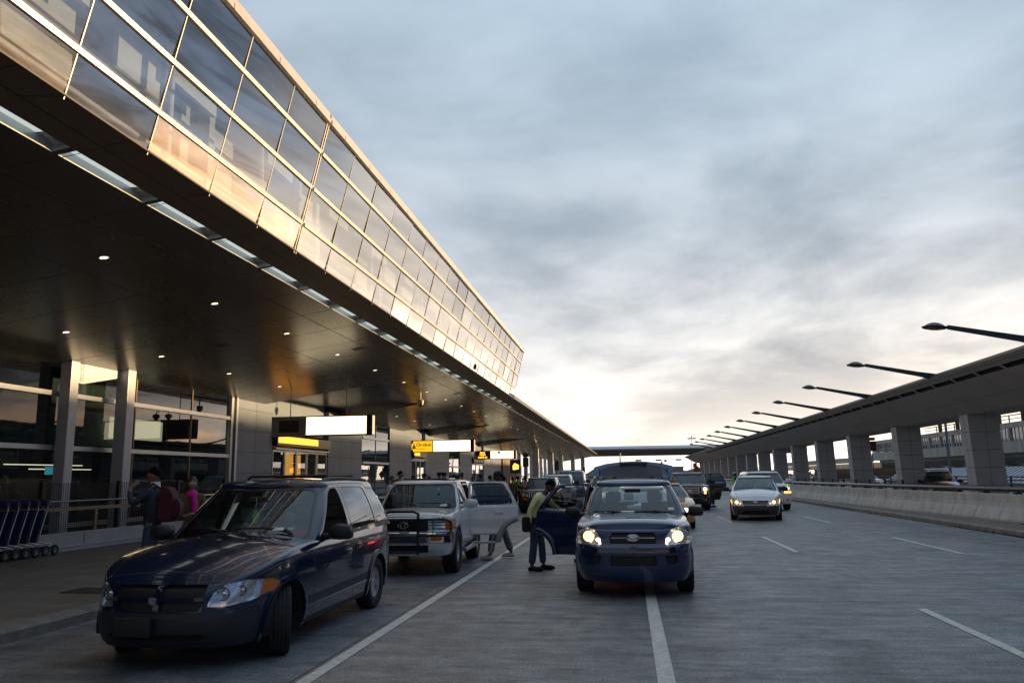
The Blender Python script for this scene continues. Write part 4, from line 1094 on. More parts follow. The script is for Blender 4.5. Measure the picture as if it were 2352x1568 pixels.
    Tp=gring(g['yf1'],g['yr1'],g['wt'],g['bow1'],g.get('bowr',.08)*.8,g.get('rc',.09)*1.1,g.get('rcr',.10)*1.2)
    zr=pchip(g['zr']); m2=len(B); Rr=g.get('r',.06); rings=[]
    # direction inward at top
    tn=[]
    for i in range(m2):
        a=Tp[max(0,i-1)]; c=Tp[min(m2-1,i+1)]; d=(c-a).normalized(); tn.append(Vector((d.y,-d.x)))
    tn[0]=Vector((0,-1)); tn[-1]=Vector((0,1))
    base=[]
    for i in range(m2):
        p=B[i]; zz=zs(p.y)-.05; base.append(zz)
    lv=[(u/(NU-1),0,0) for u in range(NU)]+[(1,Rr*(1-math.cos(R_(a))),Rr*math.sin(R_(a))) for a in (25,50,75,88)]
    for u,ins,up in lv:
        r=[]
        for i in range(m2):
            zt=zr(Tp[i].y)-Rr; z=base[i]+(zt-base[i])*u+up*(1 if up else 0)
            q=B[i].lerp(Tp[i],u); bul=g.get('bulge',.02)*4*u*(1-u); q=q+tn[i]*(bul-ins); r.append(Vector((max(0,q.x),q.y,z)))
        r[0].x=0; r[-1].x=0; rings.append(r)
    fullg=lambda r:[bm.verts.new(p) for p in r]+[bm.verts.new((-p.x,p.y,p.z)) for p in r[-2:0:-1]]
    G=[fullg(r) for r in rings]; mg=2*m2-2; GT=tagid('gh_base')
    for A,C in zip(G,G[1:]):
        for i in range(mg): bm.faces.new((A[i],A[(i+1)%mg],C[(i+1)%mg],C[i]))
    top=rings[-1]; TV=G[-1]; rk=g.get('rk',.08); prev=None
    for i in range(m2):
        p=top[i]; strip=[]
        for j in range(nt+1):
            x=p.x*(1-2*j/nt)
            if j==0: strip.append(TV[i]); continue
            if j==nt: strip.append(TV[(mg-i)%mg]); continue
            if i in(0,m2-1): strip.append(TV[i]); continue
            strip.append(bm.verts.new((x,p.y,p.z+rk*(p.x*p.x-x*x)/(1))))
        if prev:
            for j in range(nt):
                vs=[]
                for v in (prev[j],prev[j+1],strip[j+1],strip[j]):
                    if v not in vs: vs.append(v)
                if len(vs)>2:
                    try: bm.faces.new(vs)
                    except ValueError: pass
        prev=strip
    bmesh.ops.recalc_face_normals(bm,faces=bm.faces)
    bm.normal_update()
    def outward(f,ax,s=None):
        nn=f.normal; 
        return nn
    side=lambda f: abs(f.normal.x)>.35
    # ------ regions
    def S(poly,val,only=None,filt=side): stencil(bm,poly,(1,2),filt,tagid(val),only)
    for i,(nm,poly) in enumerate(sp.get('side',[])):
        if nm.startswith('door'):
            p=roundpoly(poly,.06,2 if det else 1)
            if det: S(offpoly(p,.005),'seam')
            S(p if not det else offpoly(p,-.004),nm)
        elif nm.startswith('glass'):
            p=roundpoly(poly,.06,3 if det>1 else 2)
            if det: S(offpoly(p,.022),'trim')
            S(p,nm)
        elif nm=='cladding': S(poly,'cladding')
        else: S(roundpoly(poly,.02,1) if len(poly)<8 else poly,nm)
    R=sp['R']
    for k,yw in enumerate(sp['wheels']):
        if det>1 and sp.get('flare'):
            S(arcpoly(yw,R*1.0,R*1.30,26),'flare')
        S(arcpoly(yw,R*1.0,R*sp.get('arch',1.17),22),'arch',filt=lambda f:abs(f.normal.x)>.2)
    fr=lambda f: f.normal.y<-.12 and abs(f.normal.x)<.93
    wy=(g['yf0']-.1)
    nose=lambda f: f.normal.y<-.08 and f.calc_center_median().y<sp.get('nose_y',.55)
    for nm,poly,ym in sp.get('front',[]):
        both=[poly] if nm.startswith('=') else [poly,[(-x,z) for x,z in poly][::-1]]
        nm2=nm.lstrip('='); 
        for q in both: stencil(bm,q,(0,2),lambda f,ym=ym: f.normal.y<-.03 and f.calc_center_median().y<ym,tagid(nm2))
    ws=sp['wshield']; 
    gf=lambda f: f.normal.y<-.15 and f.calc_center_median().y>g['yf0']-.12 and f.calc_center_median().y<g['yf1']+.5 and f.calc_center_median().z>zs(g['yf0'])+.0
    p=roundpoly(ws,.08,3)
    if det: stencil(bm,offpoly(p,.03),(0,2),gf,tagid('trim'))
    stencil(bm,p,(0,2),gf,tagid('windshield'))
    if sp.get('rearglass'):
        gr=lambda f: f.normal.y>.15 and f.calc_center_median().y>g['yr1']-.3
        p=roundpoly(sp['rearglass'],.08,3); stencil(bm,p,(0,2),gr,tagid('rear_window'))
    for nm,poly in sp.get('rear',[]):
        for q in ([poly] if nm.startswith('=') else [poly,[(-x,z) for x,z in poly][::-1]]): stencil(bm,q,(0,2),lambda f: f.normal.y>.05 and f.calc_center_median().y>L-.5,tagid(nm.lstrip('=')))
    if det>1:
        hp=sp.get('hood_seam')
        if hp:
            up=lambda f: f.normal.z>.25 and f.calc_center_median().y<sp['hood_end']+.1 and f.calc_center_median().z<zs(g['yf0'])+.25
            q=roundpoly(hp,.05,2); stencil(bm,offpoly(q,.005),(0,1),up,tagid('seam')); stencil(bm,offpoly(q,-.004),(0,1),up,tagid('hood'))
    inv={v:k for k,v in TAGS.items()}
    PM=sp['paint']; C2=sp.get('clad',PM)
    # ------ split by tag
    groups={}
    for f in bm.faces: groups.setdefault(inv.get(f[lay],''),[]).append(f)
    FIX={'seam':1,'trim':2,'cladding':3}
    bodymats=[PM,BLK,BLKG,C2]
    opens=sp.get('open',{})
    GM=sp.get('glassmat',TINTGL)
    parts={}
    SPEC=sp.get('parts',{})
    def extract(fs,name,mats,parent,depth=0,walls=True,side_=None):
        sel=[f for f in fs if side_ is None or (f.calc_center_median().x>0)==(side_>0)]
        if not sel: return None
        nb=bmesh.new(); mp={}
        l2=nb.faces.layers.int.new('tag')
        for f in sel:
            vs=[]
            for v in f.verts:
                if v not in mp: mp[v]=nb.verts.new(v.co)
                vs.append(mp[v])
            q=nb.faces.new(vs); q.material_index=0; q.smooth=True
        nb.normal_update()
        if depth:
            ns={v:v.normal.copy() for v in nb.verts}; orig=list(nb.faces)
            r=bmesh.ops.extrude_face_region(nb,geom=orig)
            nv=[e for e in r['geom'] if isinstance(e,bmesh.types.BMVert)]
            nf=[e for e in r['geom'] if isinstance(e,bmesh.types.BMFace)]
            nb.normal_update()
            kd={}
            for v in nv: v.co=v.co-(v.normal if v.normal.length>0 else Vector((0,0,0)))*0
            # use averaged face normals of the copied cap
            acc={}
            for f in nf:
                for v in f.verts: acc[v]=acc.get(v,Vector((0,0,0)))+f.normal
            for v in nv:
                if v in acc and acc[v].length>0: v.co-=acc[v].normalized()*depth
            if walls!='keep':
                bmesh.ops.delete(nb,geom=[f for f in orig if f.is_valid],context='FACES_ONLY')
        me=bpy.data.meshes.new(name); nb.to_mesh(me); nb.free()
        for m in (mats if isinstance(mats,(list,tuple)) else [mats]): me.materials.append(m)
        shade(me,40)
        return lk(name,me,parent)
    body_faces=[]
    rename={'windshield':('windshield',sp.get('wsmat',CARGL),.006),'rear_window':('rear_window',GM,.006)}
    door_objs={}
    for nm,fs in groups.items():
        if nm in ('','seam','trim','cladding'): body_faces+=fs; continue
        if nm=='arch': continue
        if nm=='flare':
            for s in (1,-1):
                for yw in sp['wheels']:
                    sub=[f for f in fs if abs(f.calc_center_median().y-yw)<R*1.4]
                    extract(sub,'wheel_arch',sp.get('flaremat',PM),t,-.022,'keep',s)
            continue
        if nm.startswith('door'):
            for s in (1,-1):
                o=extract(fs,'door',[PM,DARKIN],t,.0,True,s)
                if o: door_objs[(nm,s)]=o
            continue
        if nm=='hood': extract(fs,'hood',PM,t); continue
    for nm,fs in groups.items():
        if nm=='rear_window' and sp.get('open_rear'): continue
        if nm.startswith('glass'):
            for s in (1,-1):
                par=t; 
                for dn in [k for k in (('door_a',s),('door_b',s)) if k in door_objs]:
                    # glass belongs to the door that surrounds it
                    if nm==dict(door_a='glass_a',door_b='glass_b')[dn[0]]: par=door_objs[dn]
                if (nm,s) in sp.get('window_down',[]): continue
                extract(fs,'window_glass',GM if nm!='glass_a' else sp.get('glassa',GM),par,.006,True,s)
        elif nm in rename:
            a=rename[nm]; extract(fs,a[0],a[1],t,a[2])
        elif nm in SPEC:
            a=SPEC[nm]
            for s in ((1,-1) if a.get('both',True) else (None,)):
                o=extract(fs,a['name'],a['mat'],t,a.get('depth',0),True,s)
                if o and a.get('lens'): extract(fs,'lens',a['lens'],o,-.002,True,s)
    # body
    keep=set(body_faces)
    for f in bm.faces:
        f.material_index=FIX.get(inv.get(f[lay],''),0); f.smooth=True
    # two-tone by height
    if sp.get('clad_z'):
        for f in keep:
            c=f.calc_center_median()
            if f.material_index==0 and sp['clad_z'](c): f.material_index=3
    # thickness lip at windows: trim faces recessed
    bmesh.ops.delete(bm,geom=[f for f in bm.faces if f not in keep],context='FACES')
    me=bpy.data.meshes.new('body'); bm.to_mesh(me); bm.free()
    for m in bodymats: me.materials.append(m)
    shade(me,38); body=lk('body',me,t)
    # clad colour on doors/hood by height
    if sp.get('clad_z'):
        for o in list(door_objs.values()):
            o.data.materials.append(C2)
            for p_ in o.data.polygons:
                if sp['clad_z'](p_.center): p_.material_index=2
    # ------ underbody, wheel wells, interior
    b=MB(); zf=sp.get('floor',.24); W_=hw-.06
    y0,y1=.5,L-.3; wy0,wy1=sp['wheels']
    A=R*1.2
    b.box(-W_+.22,W_-.22,y0,y1,zf,zf+.12); b.box(-W_,W_,wy0+A,wy1-A,zf,zf+.12)
    if det:
        for yw in sp['wheels']:
            for s in (1,-1):
                arc=[(yw+A*math.cos(a_),max(zf,R+A*math.sin(a_))) for a_ in [R_(-25+230*k_/18) for k_ in range(19)]]
                xo,xi=s*(hw-.035),s*(hw-.36)
                P0=[b.bm.verts.new((xo,yy_,zz_)) for yy_,zz_ in arc]; P1=[b.bm.verts.new((xi,yy_,zz_)) for yy_,zz_ in arc]
                for k_ in range(18): b.face([P0[k_],P0[k_+1],P1[k_+1],P1[k_]])
                b.face(P1)
    b.box(-W_+.1,W_-.1,hood_end-.15,hood_end-.1,zf,zs(1)-.08)
    b.build('underbody',DARKIN,t)
    if sp.get('interior',True):
        b=MB(); zc=zs(2)
        b.box(-W_+.06,W_-.06,hood_end-.1,L-.25,zf+.1,zf+.35)
        b.box(-W_+.08,W_-.08,g['yf0']+.02,g['yf0']+.5,zc-.35,zc-.05,bev=.04); b.build('dashboard',DARKIN,t)
        sy=g['yf0']+.95
        for r_,yy in enumerate([sy+.25,sy+1.2]+([sy+2.0] if L>4.7 and sp.get('rows',3)>2 else [])):
            for s in (1,-1):
                b=MB(); x=s*.36
                b.box(x-.24,x+.24,yy-.45,yy,zf+.32,zf+.48,bev=.04)
                b.prism([(yy-.02,zf+.42),(yy+.12,zc+.12),(yy+.22,zc+.12),(yy+.14,zf+.42)],'x',x-.23,x+.23); b.box(x-.12,x+.12,yy+.1,yy+.2,zc+.15,zc+.33,bev=.04)
                b.build('seat',SEATM,t)
        b=MB(); Ms=T(.38,g['yf0']+.52,zc-.02,rx=R_(-62)); b.tube([(.18*math.cos(a),.18*math.sin(a),0) for a in [k*math.pi/9 for k in range(18)]],.014,6,M=Ms,close=True); b.tube([(-.17,0,0),(.17,0,0)],.02,6,M=Ms); b.build('steering_wheel',BLK,t,50)
    # ------ wheels
    for k,yw in enumerate(sp['wheels']):
        for s in (1,-1):
            tyre,rim,disc=wheel_mesh(R,sp['rim'],sp.get('style','spoke5'),sp.get('tw',.215),det>0)
            w=lk('wheel',None,t); w.location=(s*(hw-sp.get('tw',.215)/2-sp.get('inset',.03)),yw,R); st=sp.get('steer',0) if k==0 else 0
            w.rotation_euler=(random.uniform(0,1),0,st+(math.pi if s<0 else 0))
            w.rotation_mode='XYZ'
            for nm,me_ in (('tyre',tyre),('rim',rim),('brake_disc',disc)): lk(nm,me_,w)
    # ------ mirrors
    mr=sp.get('mirror')
    if mr:
        y,z,sz=mr
        for s in (1,-1):
            b=MB(); x0=hw-.04
            Mm=T(s*(x0+.06+.11*sz),y,z)
            b.prism(roundpoly([(-.125*sz,-.07*sz),(-.105*sz,.085*sz),(.11*sz,.065*sz),(.125*sz,-.075*sz)],.06*sz,4),'y',-.02,.06,M=Mm); b.sphere((0,-.02,0),.1,16,M=Mm,sc=(1.2*sz,.55,.76*sz))
            b.tube([(s*(x0-.10),y+.06,z-.06),(s*(x0+.05),y+.03,z-.05)],[.05,.035],8)
            o=b.build('side_mirror',sp.get('mirrormat',BLK),t,50)
            b=MB(); b.box(-.10*sz,.10*sz,.061,.063,-.065*sz,.065*sz,M=Mm); b.build('mirror_glass',CHR,o)
    # ------ wipers
    if det>1:
        yb=g['yf0']; zt=zr(g['yf1']); 
        def wsp(x,u):
            y=yb+g['bow0']*(x/g['wb'])**2; q=y+(g['yf1']-yb)*u; return (x,q-.03,zs(yb)+hkf(1)*.0+(zt-zs(yb)-.05)*u+.0)
        for xa,xb in sp.get('wipers',((.62,.02),(-.05,-.62))):
            b=MB(); u0=sp.get('wiper_u',.22)
            P0=Vector(wsp(xa,u0)); P1=Vector(wsp(xb,u0+.04)); 
            b.tube([P0+Vector((0,-.01,.0)),(P0+P1)/2+Vector((0,-.035,.015)),P1+Vector((0,-.01,0))],.012,6); b.tube([P0+Vector((.03,-.02,-.04)),P0+Vector((-.1,-.03,.0)),(P0+P1)/2+Vector((0,-.045,.02))],.014,6); b.build('wiper',BLK,t,50)
    # ------ door handles
    for y,z in sp.get('handles',[]):
        for s in (1,-1):
            par=t
            for (dn,ss),o in door_objs.items():
                if ss==s:
                    ys_=[v.co.y for v in o.data.vertices]
                    if min(ys_)<y<max(ys_): par=o
            b=MB(); x=hw-ds(z)-.005; 
            b.box(-.012,.03,-.085,.085,-.018,.018,M=T(s*x,y,z),bev=.01); b.box(-.004,.008,-.10,.10,-.04,.035,M=T(s*(x+.002),y,z),bev=.003); b.build('door_handle',sp.get('handlemat',PM),par,40)
    # ------ roof rails
    rl=sp.get('rails')
    if rl:
        x,y0,y1,zl,hh=rl[:5]
        for s in (1,-1):
            b=MB(); 
            zz=lambda y: zr(y)+rk*.1-.03
            b.tube([(s*x,y0,zz(y0)-.01),(s*x,y0+.10,zz(y0+.1)+hh*.8),(s*x,y0+.3,zz(y0+.3)+hh)]+[(s*x,y0+.3+(y1-y0-.6)*k/4,zz(y0+.3+(y1-y0-.6)*k/4)+hh) for k in range(1,5)]+[(s*x,y1-.1,zz(y1-.1)+hh*.8),(s*x,y1,zz(y1)-.01)],[.03,.028]+[.02]*5+[.028,.03],8)
            b.build('roof_rail',sp.get('railmat',BLK),t,50)
        if len(rl)>5:
            for yc in rl[5]:
                b=MB(); b.tube([(-x,yc,zz(yc)+hh),(-x*.9,yc,zz(yc)+hh+.035),(x*.9,yc,zz(yc)+hh+.035),(x,yc,zz(yc)+hh)],.018,8); b.build('crossbar',BLK,t,50)
    # ------ open doors
    for (nm,s),ang in opens.items():
        o=door_objs.get((nm,s))
        if not o: continue
        ys_=[v.co.y for v in o.data.vertices]; hy=min(ys_)+.01; xs_=[abs(v.co.x) for v in o.data.vertices]; hx=s*(hw-.03)
        piv=Vector((hx,hy,0)); Mo=Matrix.Translation(piv)@Matrix.Rotation(s*-ang,4,'Z')@Matrix.Translation(-piv)
        # arch moulding at the trailing lower corner of the door
        if sp.get('flare'):
            yw=sp['wheels'][1]; b=MB(); rr_=R*1.26
            b.tube([(s*(hw-.005),yw+rr_*math.cos(a_),R+rr_*math.sin(a_)) for a_ in [R_(100+78*k_/8) for k_ in range(9)]],.06,8); b.build('arch_moulding',sp.get('flaremat',PM),o,50)
        # inner trim
        b=MB()
        nb=bmesh.new(); nb.from_mesh(o.data)
        ret=bmesh.ops.duplicate(nb,geom=list(nb.faces)); nf=[e for e in ret['geom'] if isinstance(e,bmesh.types.BMFace)]
        for v in {v for f in nf for v in f.verts}: v.co.x-=s*.07
        for f in nf: f.material_index=1; f.normal_flip()
        be=[e for e in nb.edges if len(e.link_faces)==1 and e.link_faces[0] not in nf]
        ex=bmesh.ops.extrude_edge_only(nb,edges=be)
        for v in [e for e in ex['geom'] if isinstance(e,bmesh.types.BMVert)]: v.co.x-=s*.07
        nb.to_mesh(o.data); nb.free()
        o.matrix_local=Mo
    return t
# ------------------------------------------------------------ vehicle kinds
def headlamp(pr,lit): return pr
REFL=mat('lamp_reflector',(.85,.87,.90),.14,.85,var=.06,scale=30)
GRL=mat('grille_mesh',(.012,.012,.014),.5,var=.6,scale=60)
VAN=dict(L=4.80,hw=.953,R=.335,flare=True,arch=1.15,rim=.20,wheels=(.95,3.83),style='spoke5',
 plan=[(0,0.04),(.3,.055),(.52,.105),(.70,.22),(.83,.42),(.915,.70),(.962,1.1),(.985,2),(.985,3.4),(.965,4.15),(.915,4.55),(.78,4.72),(.45,4.79),(0,4.80)],
 zs=[(0,.735),(.06,.765),(.2,.80),(.45,.875),(.8,.965),(1.2,1.03),(1.6,1.05),(2.6,1.07),(4.2,1.12),(4.8,1.12)],
 zb=[(0,.20),(.6,.20),(1.4,.22),(3.6,.22),(4.8,.27)],
 df=[(.18,.14),(.26,.05),(.34,.01),(.48,.0),(.53,.035),(.60,.045),(.70,.08),(.80,.15)],
 ds=[(.18,.09),(.26,.045),(.36,.02),(.40,.012),(.55,.002),(.75,.0),(.92,.012),(1.0,.03),(1.1,.06)],
 dr=[(.2,.08),(.35,.0),(.6,.0),(.75,.04),(1.1,.06)],
 hood_k=lambda y:.10+.04*min(1,max(0,y)),hood_end=1.78,nose_y=.7,
 gh=dict(yf0=1.30,yf1=2.30,yr0=4.74,yr1=4.42,wb=.90,wt=.70,bow0=.30,bow1=.10,zr=[(1.9,1.655),(2.3,1.69),(3.2,1.71),(4.2,1.69),(4.6,1.64)],r=.07,rk=.09,bulge=.03),
 wshield=[(-.80,1.075),(.80,1.075),(.615,1.60),(-.615,1.60)],
 rearglass=[(-.70,1.18),(.70,1.18),(.58,1.60),(-.58,1.60)],
 rear=[('taillight',[(.80,.80),(1.0,.80),(1.0,1.25),(.82,1.25)])],
 side=[('door_a',[(1.56,.28),(1.56,.80),(1.56,1.04),(1.72,1.17),(2.34,1.60),(2.50,1.655),(2.82,1.67),(2.84,1.0),(2.82,.28)]),
  ('door_b',[(2.84,.28),(2.86,1.0),(2.84,1.67),(3.85,1.66),(3.93,1.1),(3.80,.75),(3.42,.55),(3.36,.28)]),
  ('glass_a',[(1.86,1.075),(2.40,1.54),(2.52,1.605),(2.74,1.62),(2.76,1.09)]),
  ('glass_b',[(2.90,1.09),(2.88,1.62),(3.76,1.61),(3.86,1.13)]),
  ('glass_c',[(3.98,1.135),(3.87,1.605),(4.30,1.585),(4.60,1.18)]),
  ('side_taillight',[(4.56,.82),(4.9,.82),(4.9,1.22),(4.66,1.22),(4.56,1.0)]),
  ('cladding',[(1.35,.40),(3.42,.44),(3.42,.53),(1.35,.50)])],
 front=[('=grille_up',[(-.44,.655),(-.44,.765),(.44,.765),(.44,.655)],.4),
        ('=grille_low',[(-.40,.535),(-.44,.625),(.44,.625),(.40,.535)],.4),
        ('=bar',[(-.028,.53),(-.028,.78),(.028,.78),(.028,.53)],.4),
        ('headlight',[(.47,.575),(.51,.69),(.60,.765),(.74,.79),(.86,.78),(.90,.73),(.875,.655),(.78,.60),(.6,.565)],.85),
        ('turn',[(.82,.63),(.835,.775),(.865,.778),(.90,.73),(.875,.66)],.85),
        ('=intake',[(-.46,.30),(-.40,.27),(.40,.27),(.46,.30),(.46,.34),(-.46,.34)],.25)],
 parts={'grille_up':dict(name='grille',mat=GRL,depth=.03,both=False),'grille_low':dict(name='grille',mat=GRL,depth=.03,both=False),
  'headlight':dict(name='headlight',mat=REFL,depth=.05,lens=LENS),'turn':dict(name='turn_signal',mat=AMB,depth=.004),
  'intake':dict(name='lower_intake',mat=DARKIN,depth=.05,both=False),'taillight':dict(name='taillight',mat=RED),'side_taillight':dict(name='taillight',mat=RED),'bar':dict(name='grille_bar',mat=None,depth=-.012,both=False)},
 hood_seam=[(-.64,.32),(.64,.32),(.78,1.52),(.5,1.38),(0,1.32),(-.5,1.38),(-.78,1.52)],
 mirror=(1.90,1.13,1.15),handles=[(2.62,.86),(3.0,.90)],rails=(.57,2.62,4.40,1.7,.045,(2.95,3.9)))
VAN['plan']=[(x*.965,y) for x,y in VAN['plan']]
def spec(base,**kw):
    s=dict(base); s['parts']={k:dict(v) for k,v in base['parts'].items()}
    gh=kw.pop('gh',None)
    if gh: s['gh']={**s['gh'],**gh}
    pu=kw.pop('pu',{}); s.update(kw)
    for k,v in pu.items(): s['parts'][k]={**s['parts'].get(k,{}),**v}
    if 'bar' in s['parts']: s['parts']['bar']['mat']=s['paint']
    return s
SUV1=dict(L=4.55,hw=.865,R=.39,rim=.21,wheels=(.83,3.50),style='spoke6',tw=.26,inset=-.02,arch=1.16,flare=True,
 plan=[(0,0),(.35,.008),(.6,.035),(.76,.10),(.835,.24),(.86,.6),(.865,1.2),(.865,3.6),(.85,4.2),(.80,4.45),(.6,4.53),(0,4.55)],
 zs=[(0,1.025),(.10,1.05),(.35,1.07),(1.1,1.10),(1.5,1.12),(4.2,1.15),(4.55,1.15)],
 zb=[(0,.36),(.5,.38),(1.3,.36),(3.1,.36),(4.55,.42)],
 df=[(.36,.08),(.50,.0),(.755,.0),(.775,.07),(.87,.08),(1.0,.10)],
 ds=[(.36,.06),(.45,.02),(.62,.0),(.66,.012),(.9,.0),(1.0,.012),(1.12,.035)],
 dr=[(.4,.06),(.5,.0),(.68,.0),(.72,.06),(1.1,.07)],
 hood_k=.075,hood_end=1.42,nose_y=.5,floor=.36,
 gh=dict(yf0=1.22,yf1=1.80,yr0=4.52,yr1=4.28,wb=.815,wt=.665,bow0=.14,bow1=.07,zr=[(1.6,1.625),(2.0,1.66),(3.0,1.675),(4.2,1.65)],r=.06,rk=.06,bulge=.02,rc=.07),
 wshield=[(-.72,1.13),(.72,1.13),(.60,1.575),(-.60,1.575)],rearglass=[(-.62,1.2),(.62,1.2),(.55,1.58),(-.55,1.58)],
 rear=[('taillight',[(.68,.85),(.9,.85),(.9,1.15),(.70,1.15)])],
 side=[('door_a',[(1.28,.38),(1.26,1.10),(1.36,1.20),(1.86,1.63),(2.36,1.635),(2.38,.38)]),
  ('door_b',[(2.40,.38),(2.38,1.635),(3.18,1.635),(3.42,1.15),(3.42,.39),(3.2,.38)]),
  ('glass_a',[(1.50,1.15),(1.93,1.59),(2.30,1.575),(2.32,1.16)]),('glass_b',[(2.46,1.165),(2.46,1.575),(3.11,1.575),(3.30,1.19)]),
  ('glass_c',[(3.50,1.19),(3.36,1.565),(4.15,1.58),(4.32,1.22)]),('cladding',[(1.1,.42),(3.1,.42),(3.1,.56),(1.1,.56)])],
 front=[('=grille',[(-.44,.79),(-.44,1.0),(.44,1.0),(.44,.79)],.4),('headlight',[(.475,.80),(.475,.985),(.84,.985),(.84,.80)],.5),('turn',[(.74,.80),(.74,.985),(.90,.985),(.90,.80)],.6),
   ('=chrome_bumper',[(-.9,.59),(-.9,.76),(.9,.76),(.9,.59)],.35),('fog',[(.50,.625),(.50,.715),(.70,.715),(.70,.625)],.3),('=intake',[(-.46,.42),(-.46,.55),(.46,.55),(.46,.42)],.3)],
 parts={'grille':dict(name='grille',mat=GRL,depth=.04,both=False),'headlight':dict(name='headlight',mat=REFL,depth=.03,lens=LENS),'turn':dict(name='turn_signal',mat=AMB,depth=.003),
  'chrome_bumper':dict(name='bumper',mat=CHR,depth=-.02,both=False),'fog':dict(name='fog_lamp',mat=AMB,depth=-.024),'intake':dict(name='lower_intake',mat=DARKIN,depth=.04,both=False),'taillight':dict(name='taillight',mat=RED)},
 hood_seam=[(-.72,.14),(.72,.14),(.74,1.24),(0,1.16),(-.74,1.24)],mirror=(1.52,1.22,1.15),handles=[(2.24,.98),(3.02,1.0)],rails=(.56,2.0,4.2,1.7,.02))
TUC=dict(L=4.325,hw=.863,R=.345,rim=.205,wheels=(.88,3.51),style='spoke5',tw=.235,inset=.0,arch=1.14,flare=True,
 plan=[(0,0),(.35,.012),(.6,.06),(.77,.17),(.86,.36),(.893,.7),(.90,1.2),(.90,3.2),(.885,3.8),(.83,4.15),(.6,4.29),(0,4.325)],
 zs=[(0,.945),(.08,.965),(.25,.995),(.6,1.035),(1.0,1.062),(1.4,1.085),(2.5,1.11),(4.0,1.15),(4.325,1.15)],
 zb=[(0,.22),(.5,.27),(1.3,.30),(3.1,.30),(4.3,.34)],
 df=[(.18,.12),(.28,.03),(.38,.0),(.64,.0),(.715,.01),(.74,.07),(.85,.08),(.95,.12)],
 ds=[(.26,.07),(.36,.02),(.5,.0),(.62,.004),(.66,.02),(.9,.0),(1.0,.014),(1.12,.04)],
 dr=[(.3,.06),(.42,.0),(.6,.0),(.7,.06),(1.1,.08)],
 hood_k=.055,hood_end=1.42,nose_y=.62,floor=.30,
 hoodf=lambda x,y,px:.035*max(0,min(1,(.66-abs(x))/.10))*max(0,min(1,(px-.3)/.3)),
 gh=dict(yf0=1.17,yf1=1.93,yr0=4.25,yr1=3.95,wb=.815,wt=.625,bow0=.20,bow1=.09,zr=[(1.7,1.575),(2.1,1.625),(3.0,1.65),(4.0,1.60)],r=.07,rk=.07,bulge=.03,rc=.08),
 wshield=[(-.725,1.115),(.725,1.115),(.575,1.535),(-.575,1.535)],
 side=[('door_a',[(1.32,.36),(1.30,1.06),(1.46,1.20),(2.02,1.56),(2.45,1.595),(2.48,.36)]),
  ('door_b',[(2.50,.36),(2.47,1.595),(3.12,1.575),(3.46,1.12),(3.46,.38),(3.2,.36)]),
  ('glass_a',[(1.62,1.12),(2.08,1.50),(2.39,1.53),(2.41,1.13)]),('glass_b',[(2.56,1.13),(2.54,1.53),(3.05,1.52),(3.32,1.16)]),
  ('glass_c',[(3.52,1.19),(3.24,1.50),(3.75,1.48),(3.92,1.22)])],
 front=[('=grille',[(-.325,0.755),(-.335,0.845),(-.29,0.910),(.29,0.910),(.335,0.845),(.325,0.755)],.4),
   ('headlight',[(.455,0.750),(.47,0.845),(.545,0.940),(.64,0.980),(.74,0.955),(.83,0.875),(.855,0.755),(.8,0.745),(.5,0.740)],.62),
   ('=intake',[(-.32,0.455),(-.32,0.590),(.32,0.590),(.32,0.455)],.4),('side_vent',[(.47,0.485),(.45,0.595),(.61,0.595),(.62,0.515),(.58,0.475)],.4),('fog',arcpoly(.55,.665,.045,14),.4),
   ('marker',[(.84,0.640),(.84,0.700),(.91,0.700),(.91,0.640)],.75)],
 parts={'grille':dict(name='grille',mat=GRL,depth=.04,both=False),'headlight':dict(name='headlight',mat=REFL,depth=.05,lens=LENS),'intake':dict(name='lower_intake',mat=GRL,depth=.05,both=False),
  'side_vent':dict(name='side_vent',mat=DARKIN,depth=.03),'fog':dict(name='fog_lamp',mat=DARKIN,depth=.03),'marker':dict(name='side_marker',mat=LITA,depth=.0)},
 hood_seam=[(-.62,.20),(.62,.20),(.80,.62),(.83,1.30),(.5,1.14),(0,1.10),(-.5,1.14),(-.83,1.30),(-.80,.62)],mirror=(1.62,1.14,1.0),handles=[(2.32,.96),(3.28,.98)],rails=(.55,2.25,3.9,1.6,.06))
TUC['plan']=[(x*.958,y) for x,y in TUC['plan']]
